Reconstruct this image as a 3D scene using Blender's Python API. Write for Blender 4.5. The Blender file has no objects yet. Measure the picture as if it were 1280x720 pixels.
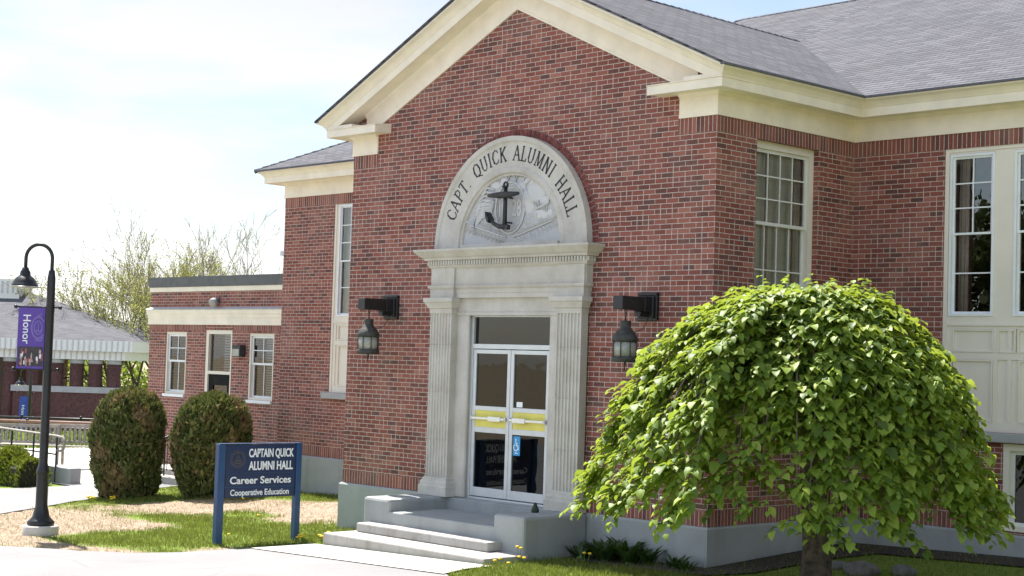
import bpy, bmesh, math, random
import numpy as np
from mathutils import Vector, Matrix

random.seed(7); RNG = np.random.default_rng(11)
SC = bpy.context.scene
COL = SC.collection
PI = math.pi

# ------------------------------------------------------------------ camera
cam_data = bpy.data.cameras.new("camera"); cam = bpy.data.objects.new("camera", cam_data); COL.objects.link(cam)
CAM_P = Vector((12.7114, -15.6677, 2.8111))
yaw, pitch, roll = math.radians(-46.3177), math.radians(2.66704), math.radians(1.78527)
fw = Vector((math.sin(yaw)*math.cos(pitch), math.cos(yaw)*math.cos(pitch), math.sin(pitch)))
rt = Vector((math.cos(yaw), -math.sin(yaw), 0)); up = rt.cross(fw)
r2 = math.cos(roll)*rt + math.sin(roll)*up; u2 = -math.sin(roll)*rt + math.cos(roll)*up
M = Matrix((r2, u2, -fw)).transposed().to_4x4(); M.translation = CAM_P
cam.matrix_world = M
cam_data.sensor_width = 36; cam_data.lens = 1971.92/1280*36
cam_data.clip_start = 0.1; cam_data.clip_end = 3000
SC.camera = cam

# ------------------------------------------------------------------ sky, sun, exposure
SUN_FROM = Vector((-0.58, 0.13, 1.0)).normalized()
elev = math.asin(SUN_FROM.z); azim = math.atan2(SUN_FROM.x, SUN_FROM.y)
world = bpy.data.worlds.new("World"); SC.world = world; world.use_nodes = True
nt = world.node_tree; nt.nodes.clear()
out = nt.nodes.new('ShaderNodeOutputWorld'); bg = nt.nodes.new('ShaderNodeBackground')
sky = nt.nodes.new('ShaderNodeTexSky'); sky.sky_type = 'NISHITA'; sky.sun_disc = False
sky.sun_elevation = elev; sky.sun_rotation = azim; sky.air_density = 1.0; sky.dust_density = 0.7; sky.ozone_density = 1.0
tc = nt.nodes.new('ShaderNodeTexCoord'); mp = nt.nodes.new('ShaderNodeMapping'); mp.inputs['Scale'].default_value = (1.8, 1.8, 9)
nz = nt.nodes.new('ShaderNodeTexNoise'); nz.inputs['Scale'].default_value = 1.7; nz.inputs['Detail'].default_value = 8; nz.inputs['Roughness'].default_value = .55
rp = nt.nodes.new('ShaderNodeValToRGB'); rp.color_ramp.elements[0].position = .38; rp.color_ramp.elements[1].position = .62
rp.color_ramp.elements[0].color = (.1, .1, .1, 1); rp.color_ramp.elements[1].color = (.9, .9, .9, 1)
bw = nt.nodes.new('ShaderNodeRGBToBW'); mul = nt.nodes.new('ShaderNodeMath'); mul.operation = 'MULTIPLY'; mul.inputs[1].default_value = 1.15
mx = nt.nodes.new('ShaderNodeMix'); mx.data_type = 'RGBA'
L = nt.links.new
L(tc.outputs['Generated'], mp.inputs['Vector']); L(mp.outputs[0], nz.inputs['Vector']); L(nz.outputs[0], rp.inputs[0])
L(sky.outputs[0], bw.inputs[0]); L(bw.outputs[0], mul.inputs[0])
L(rp.outputs[0], mx.inputs['Factor']); L(sky.outputs[0], mx.inputs['A']); L(mul.outputs[0], mx.inputs['B'])
# added fill light: sky brightened on the unseen side behind the viewpoint
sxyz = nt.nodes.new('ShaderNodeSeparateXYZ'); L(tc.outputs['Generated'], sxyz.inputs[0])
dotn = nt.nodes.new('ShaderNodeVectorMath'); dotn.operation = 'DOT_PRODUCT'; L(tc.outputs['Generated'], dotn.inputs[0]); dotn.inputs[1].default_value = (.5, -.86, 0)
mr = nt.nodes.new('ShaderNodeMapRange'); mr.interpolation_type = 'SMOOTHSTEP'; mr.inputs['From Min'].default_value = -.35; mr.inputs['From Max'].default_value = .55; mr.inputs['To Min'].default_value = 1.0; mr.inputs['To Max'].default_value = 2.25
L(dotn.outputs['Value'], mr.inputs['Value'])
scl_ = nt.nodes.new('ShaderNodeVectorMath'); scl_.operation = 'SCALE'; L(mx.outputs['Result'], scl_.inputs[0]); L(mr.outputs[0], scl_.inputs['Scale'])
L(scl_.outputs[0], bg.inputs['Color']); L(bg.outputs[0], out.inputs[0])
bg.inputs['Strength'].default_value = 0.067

sd = bpy.data.lights.new("sun", 'SUN'); sd.energy = 4.8; sd.angle = math.radians(0.53); sd.color = (1.0, .955, .88)
sun = bpy.data.objects.new("sun", sd); COL.objects.link(sun)
sun.rotation_euler = (-SUN_FROM).to_track_quat('-Z', 'Y').to_euler(); sun.location = (-30, 10, 50)

vs = SC.view_settings; vs.view_transform = 'Standard'; vs.look = 'None'; vs.exposure = 1.32; vs.gamma = 1; vs.use_curve_mapping = False
SC.cycles.max_bounces = 8; SC.cycles.transparent_max_bounces = 12; SC.cycles.caustics_reflective = False; SC.cycles.caustics_refractive = False

# ------------------------------------------------------------------ materials
MATS = {}
def newmat(name):
    m = bpy.data.materials.new(name); m.use_nodes = True; n = m.node_tree; n.nodes.clear()
    o = n.nodes.new('ShaderNodeOutputMaterial'); b = n.nodes.new('ShaderNodeBsdfPrincipled'); n.links.new(b.outputs[0], o.inputs[0])
    return m, n, b, o
def nd(n, t, **k):
    x = n.nodes.new(t)
    for a, v in k.items(): setattr(x, a, v)
    return x
def mixc(n, f, a, b, blend='MIX'):
    x = n.nodes.new('ShaderNodeMix'); x.data_type = 'RGBA'; x.blend_type = blend
    for s, v in (('Factor', f), ('A', a), ('B', b)):
        if hasattr(v, 'is_linked') or hasattr(v, 'links'): n.links.new(v, x.inputs[s])
        else: x.inputs[s].default_value = v if s == 'Factor' else (tuple(v)+(1,))[:4]
    return x.outputs['Result']
def noise(n, scale, detail=4, vec=None, rough=.55):
    x = n.nodes.new('ShaderNodeTexNoise'); x.inputs['Scale'].default_value = scale; x.inputs['Detail'].default_value = detail
    x.inputs['Roughness'].default_value = rough
    if vec is None:
        t = n.nodes.new('ShaderNodeNewGeometry'); vec = t.outputs['Position']
    n.links.new(vec, x.inputs['Vector']); return x.outputs[0]
def ramp(n, f, *st):
    x = n.nodes.new('ShaderNodeValToRGB'); e = x.color_ramp.elements
    while len(e) < len(st): e.new(.5)
    for k, (p, c) in enumerate(st):
        e[k].position = p; e[k].color = (tuple(c)+(1,))[:4] if hasattr(c, '__len__') else (c, c, c, 1)
    n.links.new(f, x.inputs[0]); return x.outputs[0]
def bump(n, b, h, strength=.3, dist=.01):
    x = n.nodes.new('ShaderNodeBump'); x.inputs['Strength'].default_value = strength; x.inputs['Distance'].default_value = dist
    n.links.new(h, x.inputs['Height']); n.links.new(x.outputs[0], b.inputs['Normal']); return x
def simple(name, c, rough=.6, metal=0, var=.12, scale=6, bmp=0, bscale=60, spec=None):
    m, n, b, o = newmat(name)
    f = noise(n, scale, 6)
    dark = tuple(x*(1-var*1.6) for x in c); lite = tuple(min(1, x*(1+var)) for x in c)
    n.links.new(ramp(n, f, (.3, dark), (.7, lite)), b.inputs['Base Color'])
    b.inputs['Roughness'].default_value = rough; b.inputs['Metallic'].default_value = metal
    if spec is not None: b.inputs['Specular IOR Level'].default_value = spec
    if bmp: bump(n, b, noise(n, bscale, 5), bmp, .004)
    MATS[name] = m; return m

def brick_material(name, soldier=False):
    m, n, b, o = newmat(name)
    uv = nd(n, 'ShaderNodeUVMap')
    vec = uv.outputs[0]
    # slightly wander the coordinates so that joints are not ruler straight
    nv = n.nodes.new('ShaderNodeTexNoise'); nv.inputs['Scale'].default_value = 9; n.links.new(vec, nv.inputs['Vector'])
    sub = nd(n, 'ShaderNodeVectorMath', operation='SUBTRACT'); n.links.new(nv.outputs['Color'], sub.inputs[0]); sub.inputs[1].default_value = (.5, .5, .5)
    scl = nd(n, 'ShaderNodeVectorMath', operation='SCALE'); n.links.new(sub.outputs[0], scl.inputs[0]); scl.inputs['Scale'].default_value = .006
    add = nd(n, 'ShaderNodeVectorMath', operation='ADD'); n.links.new(vec, add.inputs[0]); n.links.new(scl.outputs[0], add.inputs[1])
    vec = add.outputs[0]
    if soldier:
        mpp = nd(n, 'ShaderNodeMapping'); mpp.inputs['Rotation'].default_value = (0, 0, PI/2); n.links.new(vec, mpp.inputs['Vector']); vec = mpp.outputs[0]
    br = nd(n, 'ShaderNodeTexBrick'); n.links.new(vec, br.inputs['Vector'])
    br.inputs['Scale'].default_value = 1; br.inputs['Mortar Size'].default_value = .0050; br.inputs['Mortar Smooth'].default_value = .12
    br.inputs['Brick Width'].default_value = .62 if soldier else .2032; br.inputs['Row Height'].default_value = .0677
    br.offset = 0 if soldier else .5; br.squash = 1
    br.inputs['Color1'].default_value = (0, 0, 0, 1); br.inputs['Color2'].default_value = (1, 1, 1, 1); br.inputs['Mortar'].default_value = (.5, .5, .5, 1)
    br.inputs['Bias'].default_value = 0
    base = ramp(n, br.outputs['Color'], (0, (.075, .034, .031)), (.07, (.10, .038, .032)), (.17, (.15, .042, .033)), (.45, (.215, .058, .042)), (.72, (.255, .071, .050)), (.9, (.29, .092, .067)), (1, (.36, .14, .10)))
    fac_mortar = br.outputs['Fac']
    if not soldier:
        # some stretchers are laid as pairs of headers: a joint in mid brick, picked at random per brick
        sx = nd(n, 'ShaderNodeSeparateXYZ'); n.links.new(vec, sx.inputs[0])
        def mth(op, p, q=None, r=None):
            x = nd(n, 'ShaderNodeMath', operation=op)
            for k_, v_ in enumerate((p, q, r)):
                if v_ is None: continue
                if isinstance(v_, (int, float)): x.inputs[k_].default_value = v_
                else: n.links.new(v_, x.inputs[k_])
            return x.outputs[0]
        row = mth('FLOOR', mth('DIVIDE', sx.outputs[1], .0677)); par = mth('FLOORED_MODULO', row, 2)
        uu_ = mth('ADD', mth('DIVIDE', sx.outputs[0], .2032), mth('MULTIPLY', mth('SUBTRACT', 1, par), .5))
        cell = mth('FLOOR', uu_); fr_ = mth('SUBTRACT', uu_, cell)
        cx_ = nd(n, 'ShaderNodeCombineXYZ'); n.links.new(cell, cx_.inputs[0]); n.links.new(row, cx_.inputs[1])
        wn = nd(n, 'ShaderNodeTexWhiteNoise', noise_dimensions='3D'); n.links.new(cx_.outputs[0], wn.inputs['Vector'])
        hit = mth('MULTIPLY', mth('LESS_THAN', mth('ABSOLUTE', mth('SUBTRACT', fr_, .5)), .03), mth('GREATER_THAN', wn.outputs[0], .87))
        fac_mortar = mth('MAXIMUM', br.outputs['Fac'], hit)
    speck = noise(n, 45, 5)
    base = mixc(n, ramp(n, speck, (.35, .0), (.8, .45)), base, (.30, .13, .10))
    wash = ramp(n, noise(n, 1.1, 7, rough=.65), (.46, 0), (.72, .42))
    base = mixc(n, wash, base, (.38, .22, .18))
    soot = ramp(n, noise(n, .35, 3), (.45, 0), (.8, .35))
    base = mixc(n, soot, base, (.12, .035, .032))
    gst = nd(n, 'ShaderNodeNewGeometry'); mps = nd(n, 'ShaderNodeMapping'); mps.inputs['Scale'].default_value = (3.2, 3.2, .22); n.links.new(gst.outputs['Position'], mps.inputs['Vector'])
    base = mixc(n, ramp(n, noise(n, 1, 5, mps.outputs[0]), (.54, 0), (.76, .38)), base, (.10, .034, .030))
    mort = ramp(n, noise(n, 14, 4), (.3, (.42, .34, .29)), (.7, (.60, .51, .45)))
    col = mixc(n, fac_mortar, base, mort)
    n.links.new(col, b.inputs['Base Color'])
    b.inputs['Roughness'].default_value = .88
    inv = nd(n, 'ShaderNodeMath', operation='MULTIPLY_ADD'); n.links.new(fac_mortar, inv.inputs[0]); inv.inputs[1].default_value = -1; inv.inputs[2].default_value = 1
    ad = nd(n, 'ShaderNodeMath', operation='MULTIPLY_ADD'); n.links.new(noise(n, 120, 3), ad.inputs[0]); ad.inputs[1].default_value = .35; n.links.new(inv.outputs[0], ad.inputs[2])
    bump(n, b, ad.outputs[0], .55, .006)
    MATS[name] = m; return m
brick_material('brick'); brick_material('soldier', True)

def stone_material():
    m, n, b, o = newmat('limestone')
    f = noise(n, 3, 7)
    c = ramp(n, f, (.25, (.45, .42, .37)), (.55, (.56, .53, .475)), (.8, (.63, .605, .56)))
    c = mixc(n, ramp(n, noise(n, 22, 6), (.5, 0), (.85, .35)), c, (.34, .31, .26))
    tcx = nd(n, 'ShaderNodeNewGeometry'); mpp = nd(n, 'ShaderNodeMapping'); mpp.inputs['Scale'].default_value = (9, 9, .8); n.links.new(tcx.outputs['Position'], mpp.inputs['Vector'])
    c = mixc(n, ramp(n, noise(n, 1, 5, mpp.outputs[0]), (.60, 0), (.80, .35)), c, (.36, .27, .16))
    n.links.new(c, b.inputs['Base Color']); b.inputs['Roughness'].default_value = .85
    bump(n, b, noise(n, 160, 4), .25, .003); MATS['limestone'] = m
stone_material()

def concrete(name, lo, hi, stain, bscale=90, stainamt=.45):
    m, n, b, o = newmat(name)
    c = ramp(n, noise(n, 2.2, 7), (.3, lo), (.7, hi))
    c = mixc(n, ramp(n, noise(n, 9, 7, rough=.65), (.55, 0), (.85, stainamt)), c, stain)
    c = mixc(n, ramp(n, noise(n, 130, 3), (.55, 0), (.8, .3)), c, stain)
    gst = nd(n, 'ShaderNodeNewGeometry'); mps = nd(n, 'ShaderNodeMapping'); mps.inputs['Scale'].default_value = (5, 5, .5); n.links.new(gst.outputs['Position'], mps.inputs['Vector'])
    c = mixc(n, ramp(n, noise(n, 1, 6, mps.outputs[0]), (.52, 0), (.75, stainamt*.8)), c, stain)
    n.links.new(c, b.inputs['Base Color']); b.inputs['Roughness'].default_value = .9
    bump(n, b, noise(n, bscale, 6), .3, .004); MATS[name] = m
concrete('painted_concrete', (.30, .315, .315), (.36, .375, .375), (.20, .20, .19), stainamt=.4)
concrete('step_concrete', (.35, .335, .31), (.46, .445, .42), (.20, .17, .14), stainamt=.75)
concrete('walk_concrete', (.46, .44, .40), (.55, .53, .49), (.36, .33, .29))
concrete('sill_concrete', (.33, .33, .33), (.42, .42, .42), (.25, .25, .24))

def asphalt():
    m, n, b, o = newmat('asphalt')
    c = ramp(n, noise(n, .7, 6), (.3, (.175, .172, .18)), (.7, (.225, .222, .23)))
    c = mixc(n, ramp(n, noise(n, 180, 2), (.45, 0), (.75, .6)), c, (.40, .395, .385))
    c = mixc(n, ramp(n, noise(n, 150, 2), (.55, 0), (.75, .55)), c, (.09, .09, .095))
    vo = nd(n, 'ShaderNodeTexVoronoi', feature='DISTANCE_TO_EDGE'); vo.inputs['Scale'].default_value = .33
    g = nd(n, 'ShaderNodeNewGeometry'); n.links.new(g.outputs['Position'], vo.inputs['Vector'])
    c = mixc(n, ramp(n, vo.outputs['Distance'], (.0, .28), (.008, 0)), c, (.10, .10, .10))
    n.links.new(c, b.inputs['Base Color']); b.inputs['Roughness'].default_value = .85
    bump(n, b, noise(n, 160, 3), .5, .006); MATS['asphalt'] = m
asphalt()

def ground_material():
    m, n, b, o = newmat('ground')
    at = nd(n, 'ShaderNodeAttribute', attribute_name='dirt')
    fine = noise(n, 7, 6, rough=.65)
    sm = nd(n, 'ShaderNodeMath', operation='MULTIPLY_ADD'); n.links.new(fine, sm.inputs[0]); sm.inputs[1].default_value = .9
    n.links.new(at.outputs['Fac'], sm.inputs[2])
    fac = ramp(n, sm.outputs[0], (.72, 0), (1.08, 1))
    gr = ramp(n, noise(n, 16, 6), (.3, (.10, .15, .026)), (.55, (.16, .225, .038)), (.8, (.22, .27, .065)))
    dt = ramp(n, noise(n, 10, 7, rough=.7), (.25, (.17, .125, .09)), (.5, (.33, .26, .195)), (.75, (.46, .385, .30)))
    n.links.new(mixc(n, fac, gr, dt), b.inputs['Base Color']); b.inputs['Roughness'].default_value = .95; b.inputs['Specular IOR Level'].default_value = .15
    bump(n, b, noise(n, 25, 6, rough=.7), .7, .03); MATS['ground'] = m
ground_material()

def shingle(name, lo, hi, ww=.28, rh=.127):
    m, n, b, o = newmat(name)
    uv = nd(n, 'ShaderNodeUVMap')
    br = nd(n, 'ShaderNodeTexBrick'); n.links.new(uv.outputs[0], br.inputs['Vector'])
    br.inputs['Scale'].default_value = 1; br.inputs['Mortar Size'].default_value = .007; br.inputs['Mortar Smooth'].default_value = .3
    br.inputs['Brick Width'].default_value = ww; br.inputs['Row Height'].default_value = rh; br.offset = .5
    br.inputs['Color1'].default_value = (0, 0, 0, 1); br.inputs['Color2'].default_value = (1, 1, 1, 1); br.inputs['Mortar'].default_value = (.3, .3, .3, 1)
    c = ramp(n, br.outputs['Color'], (0, lo), (1, hi))
    c = mixc(n, ramp(n, noise(n, 60, 3), (.45, 0), (.8, .5)), c, tuple(x*1.5 for x in hi))
    c = mixc(n, ramp(n, noise(n, .8, 5), (.4, 0), (.8, .35)), c, tuple(x*.7 for x in lo))
    c = mixc(n, br.outputs['Fac'], c, tuple(x*.6 for x in lo))
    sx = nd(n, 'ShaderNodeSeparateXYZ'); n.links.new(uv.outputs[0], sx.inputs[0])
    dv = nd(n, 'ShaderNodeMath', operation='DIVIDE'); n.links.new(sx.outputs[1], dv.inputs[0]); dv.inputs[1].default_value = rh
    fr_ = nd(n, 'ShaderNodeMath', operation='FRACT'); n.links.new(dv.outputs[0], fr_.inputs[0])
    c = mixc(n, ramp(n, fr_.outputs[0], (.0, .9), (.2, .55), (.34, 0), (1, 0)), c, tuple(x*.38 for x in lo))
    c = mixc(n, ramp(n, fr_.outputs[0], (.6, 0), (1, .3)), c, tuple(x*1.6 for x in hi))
    n.links.new(c, b.inputs['Base Color']); b.inputs['Roughness'].default_value = .9; b.inputs['Specular IOR Level'].default_value = .08
    iv = nd(n, 'ShaderNodeMath', operation='SUBTRACT'); iv.inputs[0].default_value = 1; n.links.new(br.outputs['Fac'], iv.inputs[1])
    ad = nd(n, 'ShaderNodeMath', operation='MULTIPLY_ADD'); n.links.new(noise(n, 70, 3), ad.inputs[0]); ad.inputs[1].default_value = .8; n.links.new(iv.outputs[0], ad.inputs[2])
    bump(n, b, ad.outputs[0], .6, .008); MATS[name] = m
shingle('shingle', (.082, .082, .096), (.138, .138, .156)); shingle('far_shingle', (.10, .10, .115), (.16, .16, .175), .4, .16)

def glass_material(name, tint, refl_rough=.0, base_refl=1.0, ior=1.55):
    m, n, b, o = newmat(name); n.nodes.remove(b)
    tr = nd(n, 'ShaderNodeBsdfTransparent'); tr.inputs[0].default_value = (*tint, 1)
    gl = nd(n, 'ShaderNodeBsdfGlossy'); gl.inputs['Roughness'].default_value = refl_rough; gl.inputs['Color'].default_value = (base_refl,)*3+(1,)
    fr = nd(n, 'ShaderNodeFresnel'); fr.inputs['IOR'].default_value = ior
    # old panes are never quite flat
    bp = nd(n, 'ShaderNodeBump'); bp.inputs['Strength'].default_value = .02; bp.inputs['Distance'].default_value = .05
    n.links.new(noise(n, 2.5, 2), bp.inputs['Height']); n.links.new(bp.outputs[0], gl.inputs['Normal'])
    ms = nd(n, 'ShaderNodeMixShader'); n.links.new(fr.outputs[0], ms.inputs[0]); n.links.new(tr.outputs[0], ms.inputs[1]); n.links.new(gl.outputs[0], ms.inputs[2])
    n.links.new(ms.outputs[0], o.inputs[0]); MATS[name] = m
glass_material('glass', (.86, .88, .87), ior=1.8); glass_material('dark_glass', (.20, .21, .21), ior=1.5)

def leaf_material(name, stops, trans=.4, tcol=(.28, .42, .05), rough=.45, spec=.35, patch=None):
    m, n, b, o = newmat(name)
    g = nd(n, 'ShaderNodeNewGeometry')
    c = ramp(n, g.outputs['Random Per Island'], *stops)
    if patch:
        c = mixc(n, ramp(n, noise(n, patch[1], 4), (patch[2], 0), (patch[2]+.16, patch[3])), c, patch[0])
    n.links.new(c, b.inputs['Base Color']); b.inputs['Roughness'].default_value = rough; b.inputs['Specular IOR Level'].default_value = spec
    t = nd(n, 'ShaderNodeBsdfTranslucent')
    n.links.new(mixc(n, .55, c, tcol), t.inputs[0])
    ms = nd(n, 'ShaderNodeMixShader'); ms.inputs[0].default_value = trans
    n.links.new(b.outputs[0], ms.inputs[1]); n.links.new(t.outputs[0], ms.inputs[2]); n.links.new(ms.outputs[0], o.inputs[0]); MATS[name] = m
leaf_material('elm_leaf', ((0, (.055, .10, .018)), (.35, (.15, .235, .033)), (.75, (.25, .34, .05)), (1, (.36, .43, .08))), .40, (.46, .55, .055), .5, .35)
leaf_material('arborvitae', ((0, (.05, .07, .02)), (.5, (.09, .12, .035)), (.85, (.15, .17, .055)), (1, (.24, .18, .09))), .2, (.2, .22, .05), .7, .15, ((.27, .18, .10), 2.0, .50, .75))
leaf_material('yew', ((0, (.06, .09, .012)), (.6, (.15, .19, .02)), (1, (.24, .26, .03))), .25, (.3, .34, .03), .55, .25)
leaf_material('spring_leaf', ((0, (.20, .23, .06)), (.6, (.31, .33, .09)), (1, (.40, .38, .16))), .4, (.45, .45, .12), .6, .2)
leaf_material('far_leaf', ((0, (.08, .13, .02)), (.6, (.17, .25, .035)), (1, (.28, .34, .06))), .35, (.34, .42, .06), .6, .2)
leaf_material('oak_leaf', ((0, (.03, .055, .012)), (.6, (.055, .09, .018)), (1, (.08, .12, .03))), .25, (.12, .18, .02), .5, .3)
leaf_material('grass_blade', ((0, (.085, .12, .018)), (.55, (.14, .185, .03)), (.85, (.20, .235, .05)), (1, (.30, .26, .13))), .35, (.27, .31, .045), .5, .25)
leaf_material('straw', ((0, (.30, .22, .13)), (1, (.50, .41, .27))), .2, (.4, .34, .2), .8, .1)
leaf_material('bed_leaf', ((0, (.02, .05, .012)), (1, (.06, .11, .025))), .25, (.10, .18, .02), .4, .4)

simple('cream_paint', (.85, .765, .63), .55, var=.06, scale=3)
simple('cream_wood', (.76, .70, .60), .5, var=.04, scale=1.5)
simple('white_paint', (.78, .80, .82), .45, var=.04)
simple('sash_paint', (.70, .70, .66), .5, var=.04)
simple('aluminium', (.62, .64, .65), .38, metal=.25, var=.04)
simple('bar_metal', (.72, .72, .70), .35, metal=.7, var=.05)
simple('yellow_panel', (.78, .69, .14), .5, var=.05)
simple('blue_sticker', (.03, .30, .62), .4, var=.03)
simple('sticker_white', (.85, .87, .88), .5, var=.02)
simple('black_metal', (.012, .013, .015), .38, var=.3, spec=.5)
simple('bronze', (.035, .036, .038), .55, var=.35, scale=14, bmp=.3)
simple('lantern_metal', (.055, .055, .048), .6, metal=.2, var=.3, scale=18, bmp=.3)
simple('box_black', (.014, .014, .016), .45, var=.3)
simple('anchor_iron', (.022, .024, .027), .5, var=.4, scale=15, bmp=.4)
simple('frosted', (.36, .36, .31), .25, var=.15, scale=20)
simple('letter_black', (.03, .03, .032), .6, var=.2)
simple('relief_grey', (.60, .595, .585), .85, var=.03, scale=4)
simple('relief_ground', (.49, .49, .49), .9, var=.04, scale=4)  # darker than the carving so it reads, standing in for recess shade
simple('sign_navy', (.012, .028, .085), .4, var=.10)
simple('sign_post_blue', (.018, .065, .17), .4, var=.10)
simple('sign_white', (.82, .84, .85), .5, var=.03)
simple('sign_gold', (.085, .075, .065), .6, var=.15)
simple('banner_purple', (.115, .06, .33), .65, var=.08)
simple('banner_lilac', (.21, .155, .44), .65, var=.08)
simple('banner_blue', (.03, .06, .40), .6, var=.08)
simple('roof_metal', (.085, .09, .10), .5, var=.15)
simple('flashing', (.50, .53, .58), .45, metal=.3, var=.08)
simple('far_fascia', (.74, .73, .72), .5, var=.05)
simple('far_seam', (.50, .50, .51), .5, var=.05)
simple('wood_grey', (.34, .31, .27), .8, var=.2, scale=9)
simple('rail_brown', (.20, .11, .075), .6, var=.2)
simple('bark', (.085, .065, .05), .95, var=.45, scale=14, bmp=.9, bscale=40)
simple('twig_grey', (.20, .165, .135), .9, var=.2)
simple('elm_twig', (.16, .125, .10), .8, var=.3)
simple('soil', (.045, .034, .025), .97, var=.4, scale=14, bmp=.9, bscale=30)
simple('rock', (.13, .125, .12), .9, var=.25, scale=9, bmp=.6)
simple('blind', (.84, .87, .78), .6, var=.06)
simple('blind_white', (.66, .68, .70), .5, var=.04)
simple('curtain', (.62, .55, .45), .9, var=.10)
simple('interior', (.34, .29, .22), .9, var=.15)
simple('interior_wood', (.24, .11, .05), .7, var=.2)
simple('dandelion_yellow', (.75, .52, .02), .7, var=.08)
simple('stem_green', (.12, .20, .05), .7, var=.1)
simple('hill_green', (.10, .15, .10), .95, var=.2, scale=.05)
simple('paper', (.75, .75, .76), .8, var=.03)
simple('photo_dark', (.05, .045, .05), .6, var=.3, scale=25)
simple('photo_red', (.36, .10, .11), .6, var=.3, scale=25)
simple('photo_skin', (.48, .36, .32), .6, var=.3, scale=25)
simple('green_lump', (.03, .045, .025), .8, var=.3)

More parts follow.
